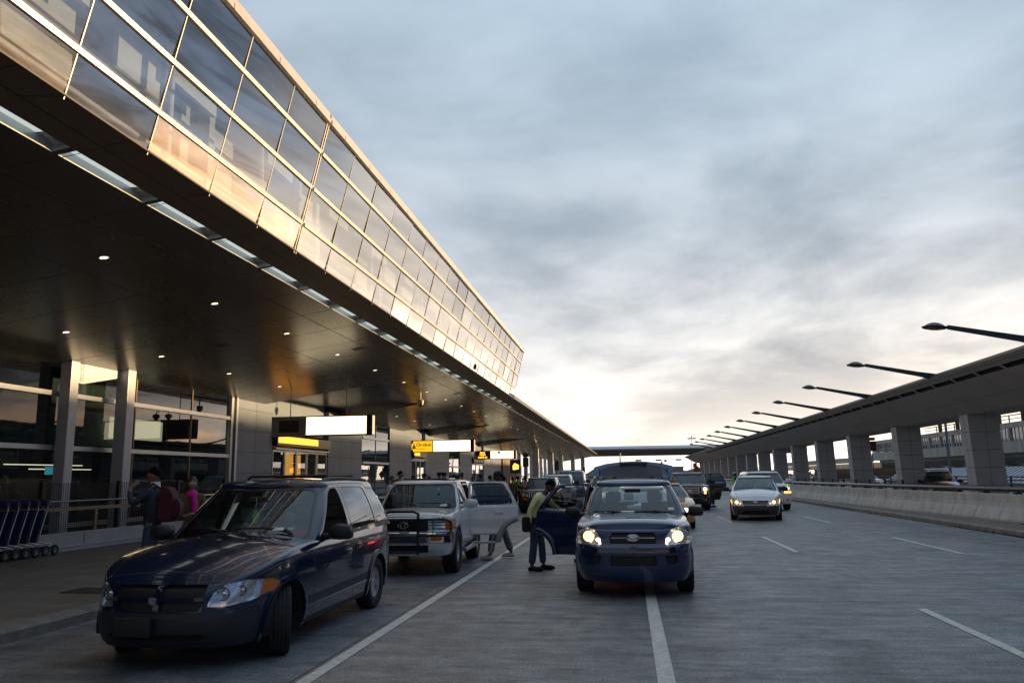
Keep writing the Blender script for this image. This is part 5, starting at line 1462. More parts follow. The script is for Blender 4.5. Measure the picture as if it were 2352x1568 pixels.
BIG=dict(SUV1); BIG.update(L=5.13,hw=1.0,R=.40,rim=.22,wheels=(1.0,3.95),style='spoke6',tw=.26,inset=.03,arch=1.14,flare=False,
 plan=[(0,0),(.45,.01),(.75,.06),(.92,.17),(.975,.4),(.995,.8),(1.0,1.6),(1.0,4.2),(.98,4.8),(.9,5.05),(.6,5.12),(0,5.13)],
 zs=[(0,1.12),(.10,1.16),(.35,1.19),(1.1,1.23),(1.6,1.25),(4.6,1.28),(5.13,1.28)],zb=[(0,.30),(.6,.32),(1.4,.32),(3.6,.32),(5.13,.38)],
 df=[(.3,.08),(.42,.0),(.70,.0),(.74,.04),(1.0,.06),(1.15,.10)],ds=[(.3,.06),(.42,.02),(.7,.0),(1.1,.01),(1.25,.045)],dr=[(.4,.06),(.5,.0),(.68,.0),(.72,.05),(1.2,.07)],
 hood_k=.06,hood_end=1.5,floor=.32,
 gh=dict(yf0=1.32,yf1=2.0,yr0=5.08,yr1=4.9,wb=.94,wt=.76,bow0=.18,bow1=.08,zr=[(1.8,1.69),(2.2,1.80),(3.4,1.82),(4.9,1.78)],r=.07,rk=.05,bulge=.02,rc=.08),
 wshield=[(-.84,1.28),(.84,1.28),(.70,1.71),(-.70,1.71)],rearglass=[(-.7,1.35),(.7,1.35),(.62,1.75),(-.62,1.75)],
 rear=[('taillight',[(.82,.9),(1.0,.9),(1.0,1.7),(.84,1.7)])],
 side=[('door_a',[(1.40,.42),(1.40,1.22),(1.52,1.33),(2.06,1.71),(2.55,1.765),(2.57,.42)]),('door_b',[(2.60,.42),(2.58,1.765),(3.45,1.765),(3.62,1.3),(3.60,1.05),(3.4,.95),(3.25,.42)]),
  ('glass_a',[(1.66,1.29),(2.12,1.67),(2.48,1.69),(2.50,1.30)]),('glass_b',[(2.66,1.30),(2.66,1.69),(3.36,1.69),(3.50,1.32)]),('glass_c',[(3.72,1.32),(3.6,1.69),(4.7,1.67),(4.85,1.36)])],
 front=[('=grille',[(-.46,.80),(-.46,1.10),(.46,1.10),(.46,.80)],.4),('headlight',[(.56,.83),(.56,1.10),(.88,1.10),(.90,.83)],.6),('turn',[(.60,.80),(.60,.88),(.97,.88),(.97,.80)],.6),
   ('fog',arcpoly(.74,.50,.06,12),.4),('=intake',[(-.40,.42),(-.40,.52),(.40,.52),(.40,.42)],.3)],
 hood_seam=[(-.8,.14),(.8,.14),(.86,1.3),(0,1.24),(-.86,1.3)],mirror=(1.75,1.36,1.4),handles=[(2.42,1.08),(3.3,1.1)],rails=(.66,2.3,4.8,1.9,.04,(2.9,4.0)))
BIG['parts']={k:dict(v) for k,v in SUV1['parts'].items() if k not in ('chrome_bumper',)}
SED=dict(L=5.2,hw=.97,R=.335,rim=.19,wheels=(.98,3.90),style='cover',tw=.2,inset=.03,arch=1.14,detail=1,
 plan=[(0,0),(.4,.01),(.7,.06),(.87,.18),(.94,.42),(.965,.9),(.97,1.6),(.97,3.8),(.94,4.6),(.88,4.98),(.7,5.14),(.4,5.19),(0,5.2)],
 zs=[(0,.66),(.1,.70),(.4,.80),(.9,.88),(1.5,.94),(2.5,.97),(4.2,.99),(5.0,.97),(5.2,.93)],zb=[(0,.22),(1.5,.22),(4,.22),(5.2,.28)],
 df=[(.2,.08),(.35,.0),(.52,.0),(.58,.03),(.75,.08)],ds=[(.2,.08),(.3,.03),(.5,.0),(.8,.01),(1.0,.06)],dr=[(.25,.08),(.4,.0),(.6,.0),(.7,.03),(1.0,.07)],
 hood_k=.07,hood_end=1.75,deck=4.25,nose_y=.6,floor=.24,
 gh=dict(yf0=1.55,yf1=2.32,yr0=4.55,yr1=3.75,wb=.88,wt=.60,bow0=.22,bow1=.1,bowr=.12,zr=[(2.1,1.38),(2.6,1.42),(3.3,1.42),(3.9,1.36)],r=.06,rk=.08,bulge=.03,rearw=.94),
 wshield=[(-.76,.985),(.76,.985),(.55,1.34),(-.55,1.34)],rearglass=[(-.68,1.03),(.68,1.03),(.50,1.33),(-.50,1.33)],
 rear=[('taillight',[(.45,.70),(.97,.70),(.97,.90),(.50,.90)])],
 side=[('door_a',[(1.75,.30),(1.72,.95),(2.3,1.34),(2.85,1.39),(2.88,.30)]),('door_b',[(2.90,.30),(2.88,1.39),(3.55,1.37),(4.0,1.03),(3.8,.8),(3.5,.6),(3.48,.30)]),
  ('glass_a',[(1.98,.985),(2.42,1.30),(2.79,1.33),(2.81,.99)]),('glass_b',[(2.95,.99),(2.94,1.33),(3.42,1.32),(3.85,1.02)])],
 front=[('=grille',[(-.40,.50),(-.42,.645),(.42,.645),(.40,.50)],.4),('headlight',[(.48,.53),(.48,.66),(.92,.70),(.95,.57)],.6),('turn',[(.88,.52),(.88,.70),(1,.70),(1,.52)],.7),('=intake',[(-.4,.26),(-.4,.34),(.4,.34),(.4,.26)],.4)],
 parts={'grille':dict(name='grille',mat=GRL,depth=.03,both=False),'headlight':dict(name='headlight',mat=REFL,depth=.03,lens=LENS),'turn':dict(name='turn_signal',mat=AMB),'intake':dict(name='lower_intake',mat=DARKIN,depth=.03,both=False),'taillight':dict(name='taillight',mat=RED,depth=0)},
 mirror=(2.0,1.02,.95),handles=[(2.7,.86),(3.65,.88)])
def part(t,b,name,m,sm=40): return b.build(name,m,t,sm)
def lamp_bulb(t,x,y,z,r,lit,refl=None):
    b=MB(); b.sphere((x,y,z),r,12,sc=(1,.35,1)); return part(t,b,'bulb',lit,60)
def sticker(t,x,y,z,w,h,rx,m=WHITEM):
    b=MB(); b.box(-w/2,w/2,-.002,.002,-h/2,h/2,M=T(x,y,z,rx=rx)); return part(t,b,'windshield_sticker',m,None)
# ---- navy minivan, nearest
NAVY=paint('navy_paint',(.005,.015,.046),.04); NAVYC=mat('navy_cladding',(.022,.026,.036),.45,var=.12)
s=spec(VAN,paint=NAVY,flaremat=NAVY,clad=NAVYC,steer=R_(26),window_down=[('glass_a',1)],glassmat=TINTGL,wsmat=glassy('van_windshield',(.70,.78,.72),.09,.01,(.9,.97,1.0)),
  clad_z=lambda c: (c.z<.525 and c.y<.62) or c.z<.27,handlemat=NAVY,interior=True)
van=car(s,'dark navy minivan with turned front wheels parked nearest, left foreground','minivan',(-4.373,7.06),0,name='minivan')
b=MB(); b.box(-.34,.02,-.045,-.01,.33,.50,bev=.012); part(van,b,'plate_holder',BLK)
b=MB(); b.prism([(-.035,.62),(0,.605),(.035,.62),(.038,.67),(-.038,.67)],'y',.012,.03); part(van,b,'grille_emblem',CHR,None)
for k,yz in enumerate([.585,.71]):
    b=MB(); 
for sx in (1,-1):
    lamp_bulb(van,sx*.58,.25,.675,.048,CHR); lamp_bulb(van,sx*.70,.37,.695,.036,CHR)
    for bx_,by_,bz_,br_ in ((.58,.235,.675,.058),(.70,.35,.695,.045)):
        b=MB(); b.tube([(sx*bx_+br_*math.cos(a),by_,bz_+br_*math.sin(a)) for a in [k*math.pi/8 for k in range(16)]],.006,5,close=True); part(van,b,'lamp_bezel',BLKG)
sticker(van,.50,1.57,1.185,.13,.05,R_(-55)); sticker(van,.62,1.62,1.185,.07,.05,R_(-55),mat('sticker_green',(.25,.42,.40),.5))
b=MB(); b.tube([(0,2.05,1.52),(0.0,2.04,1.36)],.003,5); b.prism([(-.03,1.22),(.03,1.22),(.045,1.30),(.02,1.38),(-.02,1.38),(-.04,1.30)],'y',2.03,2.04); part(van,b,'hanging_tag',mat('tag_green',(.35,.65,.20),.6),None)
b=MB(); b.box(-.12,.12,2.07,2.11,1.46,1.53,bev=.02); part(van,b,'rear_view_mirror',BLK)
# cowl vent panel
b=MB()
for k in range(34): x=-.62+k*.036; y=1.36+.28*(x/.9)**2; b.box(x-.010,x+.010,y-.07,y+.02,1.10-.075*x*x/.6,1.108-.075*x*x/.6)
part(van,b,'cowl_vent',BLK,None)
# ---- silver off-roader with brush guard
SLV=paint('silver_paint',(.72,.73,.75),.2,.15); SLVG=mat('grey_flare',(.30,.30,.31),.35,.1,var=.08,coat=.5)
s=spec(SUV1,paint=SLV,clad=SLVG,flaremat=SLVG,open={('door_b',1):R_(84)},glassmat=TINTGL,wsmat=CARGL,mirrormat=SLV,handlemat=SLV,railmat=BLK)
suv=car(s,'silver off-road SUV with black brush guard and an open rear door','SUV',(-4.0,14.1),R_(3),name='silver_suv')
GB=mat('guard_black',(.015,.014,.016),.35,var=.1)
b=MB()
for sx in (1,-1):
    b.prism([(-.14,.40),(-.07,.40),(-.06,1.08),(-.10,1.12),(-.15,1.06)],'x',sx*.30-.018,sx*.30+.018)
    b.tube([(sx*.30,-.10,1.0),(sx*.78,-.06,1.0),(sx*.87,-.02,.96),(sx*.87,-.02,.78),(sx*.80,-.05,.72),(sx*.30,-.10,.72)],.022,8)
    for h in (.78,.84,.90,.95): b.tube([(sx*.30,-.10,h),(sx*.86,-.03,h)],.008,6)
    b.tube([(sx*.56,-.08,.73),(sx*.56,-.08,1.0)],.008,6)
b.tube([(-.30,-.11,1.0),(-.30,-.11,1.10),(-.22,-.12,1.14),(.22,-.12,1.14),(.30,-.11,1.10),(.30,-.11,1.0)],.024,8)
for h in (.44,.70,1.0): b.tube([(-.3,-.11,h),(.3,-.11,h)],.022,8)
part(suv,b,'brush_guard',GB)
b=MB(); b.box(-.155,.155,-.06,-.045,.45,.60,bev=.006); o=part(suv,b,'licence_plate',mat('plate_white',(.55,.55,.60),.4)); o.location=(-.42,-.04,0)
b=MB(); b.box(-.14,.14,-.063,-.061,.575,.592).box(-.14,.14,-.063,-.061,.458,.472); o2=part(suv,b,'plate_band',mat('plate_violet',(.10,.06,.25),.5),None); o2.location=(-.42,-.04,0)
b=MB(); b.tube([(.09*math.cos(a)-0.0,.02,.86+.055*math.sin(a)) for a in [k*math.pi/10 for k in range(20)]],.009,6,close=True); b.tube([(.04*math.cos(a),.015,.86+.055*math.sin(a)) for a in [k*math.pi/10 for k in range(20)]],.007,6,close=True); part(suv,b,'grille_emblem',CHR).location=(0,0,.035)
b=MB()
for k in range(4): b.box(-.43,.43,.045,.075,.81+.048*k,.825+.048*k)
part(suv,b,'grille_slats',BLK,None)
for sx in (1,-1):
    b=MB(); b.tube([(sx*.90,1.35,.36),(sx*.93,1.5,.36),(sx*.93,2.8,.36),(sx*.88,2.95,.36)],.045,8); part(suv,b,'side_step',SLVG)
b=MB(); b.box(-.45,.45,2.0,3.1,1.692,1.716,bev=.01); part(suv,b,'sunroof_deflector',BLKG)
sticker(suv,.50,1.33,1.20,.14,.06,R_(-45)); sticker(suv,.35,1.62,1.5,.05,.05,R_(-45),mat('sticker_green',(.25,.42,.40),.5))
# ---- blue SUV with tailgate raised and headlamps lit
BLU=paint('blue_paint',(.012,.030,.10),.12,.3)
s=spec(TUC,open_rear=True,rearglass=[(-.66,.80),(.66,.80),(.60,1.53),(-.60,1.53)],paint=BLU,flaremat=BLU,open={('door_b',-1):R_(70)},glassmat=glassy('side_glass',(.3,.32,.33),.08,.01,(.85,.93,1.0)),wsmat=glassy('clear_windshield',(.80,.86,.86),.07,.01,(.9,.97,1.0)),handlemat=BLU,wiper_u=.12)
tuc=car(s,'blue SUV with headlamps lit, tailgate raised and rear door open','SUV',(.035,11.78),R_(-1),name='blue_suv')
b=MB(); b.tube([(.085*math.cos(a),-.0,.842+.043*math.sin(a)) for a in [k*math.pi/12 for k in range(24)]],.008,6,close=True); b.sphere((0,.02,.842),.075,12,sc=(1,.3,.5)); part(tuc,b,'grille_emblem',CHR)
b=MB(); b.box(-.31,-.09,.0,.02,.833,.849).box(.09,.31,.0,.02,.833,.849); part(tuc,b,'grille_bar',CHR,None)
for sx in (1,-1):
    lamp_bulb(tuc,sx*.64,.17,.855,.078,LITW); lamp_bulb(tuc,sx*.50,.085,.81,.03,LITY)
sticker(tuc,.60,1.37,1.19,.09,.07,R_(-60)); 
b=MB(); b.box(-.13,.13,1.80,1.84,1.44,1.50,bev=.02); part(tuc,b,'rear_view_mirror',BLK)
def tailgate():
    g=MB(); pts=[]
    hg=lk('tailgate',None,tuc); hg.location=(0,4.02,1.60); hg.rotation_euler=(R_(-8),0,0)
    # outline in local (x, u): u runs from hinge to free end; panel lies back and up
    O=[(-.60,.0),(-.74,.35),(-.80,.62),(-.77,.72),(-.55,.80),(-.25,.84),(0,.85),(.25,.84),(.55,.80),(.77,.72),(.80,.62),(.74,.35),(.60,.0)]
    I=[(-.52,.05),(-.64,.36),(-.66,.56),(-.50,.66),(-.25,.71),(0,.72),(.25,.71),(.50,.66),(.66,.56),(.64,.36),(.52,.05)]
    def P(x,u,d=0): 
        # slight curvature: rises with u
        return (x,u*.78,.0+u*.50+.10*u*u-.05*(x/.8)**2*u-d)
    b=MB(); n=len(O)
    top=[b.bm.verts.new(P(x,u)) for x,u in O]; bot=[b.bm.verts.new((P(x*.97,u)[0],P(x,u)[1]+.05,P(x,u)[2]-.07)) for x,u in O]
    b.face(top); b.face(bot[::-1])
    for i in range(n): b.face([top[i],bot[i],bot[(i+1)%n],top[(i+1)%n]])
    b.build('tailgate_panel',mat('tailgate_blue',(.035,.075,.20),.4,spec=.4,var=.05),hg,30)
    b=MB(); b.face([b.bm.verts.new((P(x,u)[0],P(x,u)[1]-.006,P(x,u)[2]+.008)) for x,u in roundpoly(I,.08,2)]); b.build('tailgate_glass',mat('dark_rear_glass',(.03,.035,.045),.4,spec=.15,var=0),hg)
    b=MB(); q=P(0,.73); b.box(-.27,.27,q[1]-.05,q[1]+.02,q[2]-.035,q[2]+.03,bev=.015); b.build('tailgate_handle',BLK,hg,40)
    b=MB(); q=P(0,.74); b.box(-.22,-.12,q[1]-.056,q[1]-.052,q[2]-.012,q[2]+.0); b.build('handle_badge',CHR,hg)
    b=MB(); b.tube([P(0,.06,-.03),P(.0,.30,-.02)],.010,6); b.build('rear_wiper',BLK,hg)
    for sx in (1,-1):
        b=MB(); q=P(sx*.36,.07); b.box(q[0]-.035,q[0]+.035,q[1]-.05,q[1]+.04,q[2]-.03,q[2]+.07,bev=.02); b.build('hinge',BLK,hg,40)
tailgate()
for sx in (1,-1):
    b=MB(); b.tube([(sx*.66,4.05,1.35),(sx*.66,4.35,1.85)],.012,6); part(tuc,b,'gas_strut',BLK)
# ---- white minivan
WHT=paint('white_paint',(.84,.86,.89),.14)
GREYB=mat('grey_bumper',(.045,.045,.05),.5,var=.1)
s=spec(VAN,detail=2,paint=WHT,clad=GREYB,clad_z=lambda c:c.z<.55 and c.y<.9,n=60,gh=dict(wt=.67,zr=[(1.9,1.575),(2.3,1.605),(3.2,1.62),(4.2,1.60),(4.6,1.56)]),wshield=[(-.79,1.075),(.79,1.075),(.62,1.525),(-.62,1.525)],pu={'turn':dict(mat=LITA)},
  front=[('=grille_up',[(-.42,.60),(-.47,.735),(.47,.735),(.42,.60)],.4),('headlight',[(.50,.60),(.50,.735),(.72,.775),(.93,.78),(.955,.66),(.93,.60)],.75),('turn',[(.86,.60),(.86,.78),(1.0,.78),(1.0,.60)],.72),('=intake',[(-.5,.25),(-.42,.37),(.42,.37),(.5,.25)],.5)],rails=(.54,2.65,4.3,1.6,.045,(2.95,)),steer=0,interior=True,wsmat=CARGL,mirrormat=BLK)
wv=car(s,'white minivan with amber and white headlamps lit, driving in the dashed lanes','minivan',(4.60,30.85),R_(-9),name='minivan')
for sx in (1,-1): lamp_bulb(wv,sx*.66,.14,.68,.07,LITW)
b=MB(); 
for k in range(3): b.box(-.42,.42,.03,.045,.63+.03*k,.638+.03*k)
b.sphere((0,.03,.67),.09,10,sc=(1,.2,.55)); part(wv,b,'grille_bars',CHR,None)
# ---- white full-size SUV
s=spec(BIG,detail=1,paint=WHT,clad=WHT,style='spoke6',wsmat=CARGL,mirrormat=WHT,pu={'turn':dict(mat=LITA)})
ws=car(s,'white full-size SUV with fog lamps lit, half hidden behind the white minivan','SUV',(6.62,39.3),0,name='full_size_suv')
for sx in (1,-1): lamp_bulb(ws,sx*.74,.12,1.01,.10,LITW); lamp_bulb(ws,sx*.74,.09,.50,.075,LITW)
b=MB(); b.box(-.45,.45,.02,.05,.93,.97); b.box(-.08,.08,.0,.03,.92,.98); part(ws,b,'grille_bar',CHR,None)
# ---- black full-size SUV with an open door
DBL=paint('black_paint',(.009,.008,.014),.10)
s=spec(BIG,detail=1,paint=DBL,clad=DBL,open={('door_b',1):R_(78)},wsmat=CARGL,mirrormat=BLK,glassmat=TINTGL)
bs=car(s,'black full-size SUV with one headlamp glaring and its rear door open','SUV',(2.92,39.9),R_(-2),name='full_size_suv')
lamp_bulb(bs,.74,.12,1.01,.10,LITW); lamp_bulb(bs,-.74,.12,1.01,.10,LITW); lamp_bulb(bs,.74,.09,.84,.06,LITA)
b=MB()
for z_ in (.83,.90,.985,1.06): b.box(-.45,.45,.02,.05,z_-.012,z_+.012)
b.box(-.46,-.44,.02,.05,.82,1.08).box(.44,.46,.02,.05,.82,1.08).box(-.10,.10,.0,.03,.92,.97); part(bs,b,'grille_frame',CHR,None)
b=MB(); b.box(-.15,.15,-.02,0,.55,.68); part(bs,b,'licence_plate',WHITEM,None)
# ---- taxis
TAX=paint('taxi_yellow',(.62,.30,.045),.2)
def taxi(lab,loc,rz,num):
    s=spec(SED,paint=TAX,wsmat=CARGL,glassmat=CARGL)
    t=car(s,lab,'taxi',loc,rz,'yellow taxis in the traffic',name='taxi')
    b=MB(); b.prism([(-.20,1.50),(.20,1.50),(.17,1.64),(-.17,1.64)],'y',2.75,2.95); b.box(-.34,.34,2.70,3.0,1.47,1.50); part(t,b,'roof_sign',BLK,None)
    led=emis('taxi_digits',(1,.62,.28),4)
    text('roof_digits',num,.15,led,T(0,2.745,1.515,rx=math.pi/2),t,bold=.006)
    for sx in (-.42,.42):
        b=MB(); b.lathe([(.05,1.47),(.05,1.53),(.03,1.555),(0,1.56)],12,T(sx,2.85,0)); part(t,b,'roof_lamp',mat('lamp_orange',(.75,.16,.03),.3))
    # tent-shaped advert
    b=MB(); b.prism([(-.36,1.66),(.36,1.66),(.0,2.2)],'y',3.05,3.35); b.box(-.3,.3,3.0,3.4,1.49,1.66); part(t,b,'roof_advert',mat('advert_white',(.6,.6,.62),.5),None)
    return t
tx=taxi('yellow taxi with lit roof number beside the black full-size SUV',(1.16,26.3),R_(-1),'8P31')
for sx in (1,-1): lamp_bulb(tx,sx*.68,.1,.60,.055,LITY)
tx2=taxi('second yellow taxi glimpsed left of the blue SUV behind its open door',(-.55,36.5),0,'5K18')
# ---- black sedan facing away between blue SUV and taxi
s=spec(SED,paint=DBL,pu={'taillight':dict(mat=LITR)},wsmat=CARGL)
bsd=car(s,'black sedan seen from behind with a red tail lamp glowing beside the taxi','sedan',(.36,25.25),R_(180),name='sedan')
b=MB(); b.box(-.9,.9,5.195,5.215,.44,.47); part(bsd,b,'bumper_strip',CHR,None)
# ---- queue along the left kerb
GRN=paint('dark_green_black',(.012,.013,.013),.16)
s=spec(SUV1,detail=1,L=4.61,hw=.90,paint=GRN,clad=GRN,flare=False,wsmat=CARGL,mirrormat=BLK,parts={k:dict(v) for k,v in SUV1['parts'].items()})
s['front']=[f for f in SUV1['front'] if f[0]!='=chrome_bumper']
jp=car(s,'black boxy SUV with chrome grille slots, first in the queue behind the officer','SUV',(-4.25,38.2),0,name='boxy_suv')
b=MB()
for k in range(8): b.box(-.41+.11*k-.022,-.41+.11*k+.022,.02,.05,.74,.98)
b.box(-.46,.46,.015,.048,.98,1.0).box(-.46,.46,.015,.048,.72,.74); part(jp,b,'grille_slots',CHR,None)
s=spec(BIG,detail=1,paint=WHT,clad=WHT,wsmat=CARGL)
car(s,'white SUV behind the black boxy SUV in the left queue','SUV',(-4.15,45.5),0,name='full_size_suv')
TEAL=paint('teal_paint',(.02,.10,.16),.2)
s=spec(BIG,detail=1,paint=TEAL,clad=TEAL,wsmat=CARGL,gh=dict(zr=[(1.8,1.98),(2.2,2.05),(3.4,2.08),(4.9,2.04)],wt=.80))
car(s,'teal blue high van at the far end of the left queue','van',(-3.9,54),0,name='high_van')
s=spec(SUV1,detail=1,paint=SLV,clad=SLV,flare=False,wsmat=CARGL,rails=(.56,2.0,4.2,1.7,.04,(2.6,)))
s['front']=[f for f in SUV1['front'] if f[0]!='=chrome_bumper']
car(s,'silver SUV with roof rack seen just left of the raised tailgate','SUV',(-1.35,45.5),0,name='silver_suv')
s=spec(SED,detail=1,paint=WHT,wsmat=CARGL)
car(s,'white car with a dark roof rack far behind the silver SUV left of the tailgate','car',(-2.0,60),0,name='sedan')
# ---- vehicles on the far right road
BUR=paint('burgundy_paint',(.09,.010,.022),.16)
s=spec(VAN,detail=1,paint=BUR,clad=BUR,wsmat=CARGL,mirrormat=BLK)
car(s,'burgundy minivan between the two nearest stone pillars on the far road','minivan',(18.2,50.0),R_(-12),name='minivan')
s=spec(SED,paint=DBL,wsmat=CARGL)
car(s,'black sedan at the right edge of the photo on the far road','sedan',(22.3,42.6),R_(0),name='sedan')
s=spec(SED,paint=WHT,wsmat=CARGL)
car(s,'white car far off between the distant right pillars','car',(26.5,92),0,name='sedan')
# ------------------------------------------------------------ people
SK=[mat('skin_a',(.30,.16,.10),.55,var=.05),mat('skin_b',(.13,.068,.042),.5,var=.05),mat('skin_c',(.42,.26,.18),.55,var=.05)]
HB=mat('hair_black',(.007,.005,.004),.9,spec=.15,var=.2,scale=40,stretch=(1,1,.2)); HW=mat('hair_fair',(.30,.2,.11),.55,var=.2,scale=40); HR=mat('hair_auburn',(.07,.02,.012),.5,var=.2,scale=40)
EYE=mat('eye_dark',(.01,.01,.01),.2,var=0)
_cl={}
def cloth(c,nm='cloth'):
    k=(tuple(c),nm)
    if k not in _cl: _cl[k]=mat(nm+'_fabric',c,.85,var=.25,scale=7,bump=1.0,bscale=11,stretch=(1,1,.6))
    return _cl[k]
def skin_mesh(pts,edges,root=0,sub=1):
    me=bpy.data.meshes.new('sk'); me.from_pydata([p[0] for p in pts],edges,[]); o=bpy.data.objects.new('sk',me); COL.objects.link(o)
    o.modifiers.new('s','SKIN'); 
    if not me.skin_vertices: 
        bpy.context.view_layer.update()
    d=me.skin_vertices[0].data
    for i,p in enumerate(pts):
        r=p[1]; d[i].radius=(r,r) if not isinstance(r,tuple) else r; d[i].use_root=(i==root)
    if sub: m=o.modifiers.new('u','SUBSURF'); m.levels=sub; m.render_levels=sub
    dg=bpy.context.evaluated_depsgraph_get(); m2=bpy.data.meshes.new_from_object(o.evaluated_get(dg)); bpy.data.objects.remove(o); return m2
J0=dict(pelvis=(0,0,.96),belly=(0,-.01,1.12),chest=(0,0,1.31),neck=(0,.012,1.47),head=(0,-.012,1.62),
 shl=(.175,.0,1.40),shr=(-.175,0,1.40),ell=(.23,.03,1.13),elr=(-.23,.03,1.13),wrl=(.24,-.04,.89),wrr=(-.24,-.04,.89),hal=(.24,-.07,.81),har=(-.24,-.07,.81),
 hil=(.09,0,.90),hir=(-.09,0,.90),knl=(.10,-.02,.50),knr=(-.10,-.02,.50),anl=(.11,.02,.09),anr=(-.11,.02,.09),tol=(.125,-.13,.035),tor=(-.125,-.13,.035))
def person(label,loc,rz,h=1.75,skin=0,top=(.1,.1,.1),legs=(.03,.03,.04),shoe=(.02,.02,.02),hair='short',hairm=None,pose={},group=None,hands=True,extra=None,sleeve='long',wide=1.0,lod=1,mirror=False):
    J={k:Vector(v) for k,v in J0.items()}
    for k,v in pose.items(): J[k]=Vector(v)
    t=thing('person',label,'person',loc,rz,group); s=h/1.75; hairm=hairm or HB
    W=wide
    def S(n,r): return (J[n],r)
    names=['pelvis','belly','chest','neck','shl','ell','wrl','hal','shr','elr','wrr','har','hil','knl','anl','tol','hir','knr','anr','tor']
    rad=dict(pelvis=.11,belly=.105,chest=.115,neck=.052,shl=.056,ell=.038,wrl=.026,hal=.026,shr=.056,elr=.038,wrr=.026,har=.026,hil=.078,knl=.052,anl=.036,tol=.03,hir=.078,knr=.052,anr=.036,tor=.03)
    E=[('pelvis','belly'),('belly','chest'),('chest','neck'),('chest','shl'),('shl','ell'),('ell','wrl'),('wrl','hal'),('chest','shr'),('shr','elr'),('elr','wrr'),('wrr','har'),('pelvis','hil'),('hil','knl'),('knl','anl'),('anl','tol'),('pelvis','hir'),('hir','knr'),('knr','anr'),('anr','tor')]
    thin=dict(pelvis=.74,belly=.8,chest=.86,shl=.85,shr=.85,hil=.78,hir=.78,knl=.85,knr=.85,ell=.95,elr=.95)
    pts=[S(n,rad[n]*thin.get(n,1)) for n in names]; ix={n:i for i,n in enumerate(names)}; ed=[(ix[a],ix[b]) for a,b in E]
    # neck top inside the head
    pts.append((J['neck'].lerp(J['head'],.55),.05)); ed.append((ix['neck'],len(pts)-1))
    if hands:
        for sd in 'lr':
            w=J['wr'+sd]; ha=J['ha'+sd]; d=(ha-w).normalized(); fwd=Vector((0,-1,0)); 
            if abs(d.dot(fwd))>.8: fwd=Vector((0,0,1))
            a=(fwd-d*d.dot(fwd)).normalized(); sidev=d.cross(a).normalized(); curl=sidev*(-.6 if sd=='l' else .6)
            for k in range(4):
                o_=a*(.030-.019*k); L=[.062,.070,.066,.052][k]
                b0=ha+o_; p1=b0+d*L*.55; p2=p1+(d*.8+curl*.6).normalized()*L*.5
                n0=len(pts); pts+= [(b0+d*.01,.0095),(p1,.0085),(p2,.007)]; ed+=[(ix['ha'+sd],n0),(n0,n0+1),(n0+1,n0+2)]
            b0=w.lerp(ha,.45)+a*.030; n0=len(pts); pts+=[(b0,.011),(b0+d*.03+a*.016,.0095),(b0+d*.055+a*.014,.0075)]; ed+=[(ix['wr'+sd],n0),(n0,n0+1),(n0+1,n0+2)]
    me=skin_mesh(pts,ed,0,1)
    bm=bmesh.new(); bm.from_mesh(me); bpy.data.meshes.remove(me)
    # head
    hd=J['head']; up=(hd-J['neck']).normalized(); fw=Vector(pose.get('face',(0,-1,0))).normalized(); fw=(fw-up*fw.dot(up)).normalized(); rt=up.cross(fw)*-1
    Mh=Matrix((( -rt.x,-fw.x,up.x,hd.x),(-rt.y,-fw.y,up.y,hd.y),(-rt.z,-fw.z,up.z,hd.z),(0,0,0,1)))
    hb=MB(); hb.bm.free(); hb.bm=bm; nv=len(bm.verts); seg=16
    def headpt(th,ph,k=1.0):
        x=math.sin(th)*math.cos(ph); y=math.sin(th)*math.sin(ph); z=math.cos(th)
        X=.074*x; Y=.094*y; Z=.112*z
        if z<0: f=1+.38*z; X*=f; Y*=(1+.10*z) if y<0 else (1+.45*z)
        if y<-.6 and -.35<z<.1: Y-=.004
        return Vector((X*k,Y*k,Z*k))
    rings=[]; nr=10
    for i in range(nr+1):
        th=math.pi*i/nr
        if i in(0,nr): rings.append([bm.verts.new(Mh@headpt(th,0))]); continue
        rings.append([bm.verts.new(Mh@headpt(th,2*math.pi*j/seg)) for j in range(seg)])
    for A,B in zip(rings,rings[1:]):
        for j in range(seg):
            vs=[]
            for v in (A[j%len(A)],A[(j+1)%len(A)],B[(j+1)%len(B)],B[j%len(B)]):
                if v not in vs: vs.append(v)
            bm.faces.new(vs)
    # nose, ears, brow, chin
    n_=[bm.verts.new(Mh@Vector(p)) for p in ((0,-.095,.022),(.014,-.092,-.028),(-.014,-.092,-.028),(0,-.116,-.022))]
    for q in ((0,1,3),(0,3,2),(1,2,3)): bm.faces.new([n_[i] for i in q])
    for sx in (1,-1):
        hb.sphere((0,0,0),.02,8,M=Mh@T(sx*.074,.008,-.005)@Matrix.Diagonal((.5,.9,1.5,1)))
        hb.m(1).sphere((0,0,0),.0085,6,M=Mh@T(sx*.029,-.083,.008)); hb.m(0)
    hb.m(2).sphere((0,0,0),.02,8,M=Mh@T(0,-.082,-.052)@Matrix.Diagonal((1,.35,.28,1))); hb.m(0)
    for f in bm.faces: f.smooth=True
    me=bpy.data.meshes.new('body'); bm.to_mesh(me); bm.free()
    for m in (SK[skin],EYE,mat('lips',(.25,.08,.06),.5,var=0) if False else SK[skin]): me.materials.append(m)
    body=lk('body',me,t); body.scale=(s,s,s)
    # shirt
    def sub(nl,el,gr,nm,mt,over={}):
        P=[(Vector(over.get(n,J[n])),(rad[n]*(W if n in('pelvis','belly','chest') else 1)+gr(n))) for n in nl]; I={n:i for i,n in enumerate(nl)}
        m_=skin_mesh(P,[(I[a],I[b]) for a,b in el],0,1); m_.materials.clear(); m_.materials.append(mt); m_.shade_smooth(); o=lk(nm,m_,t); o.scale=(s,s,s); return o
    ov={'neck':J['chest'].lerp(J['neck'],.72)}
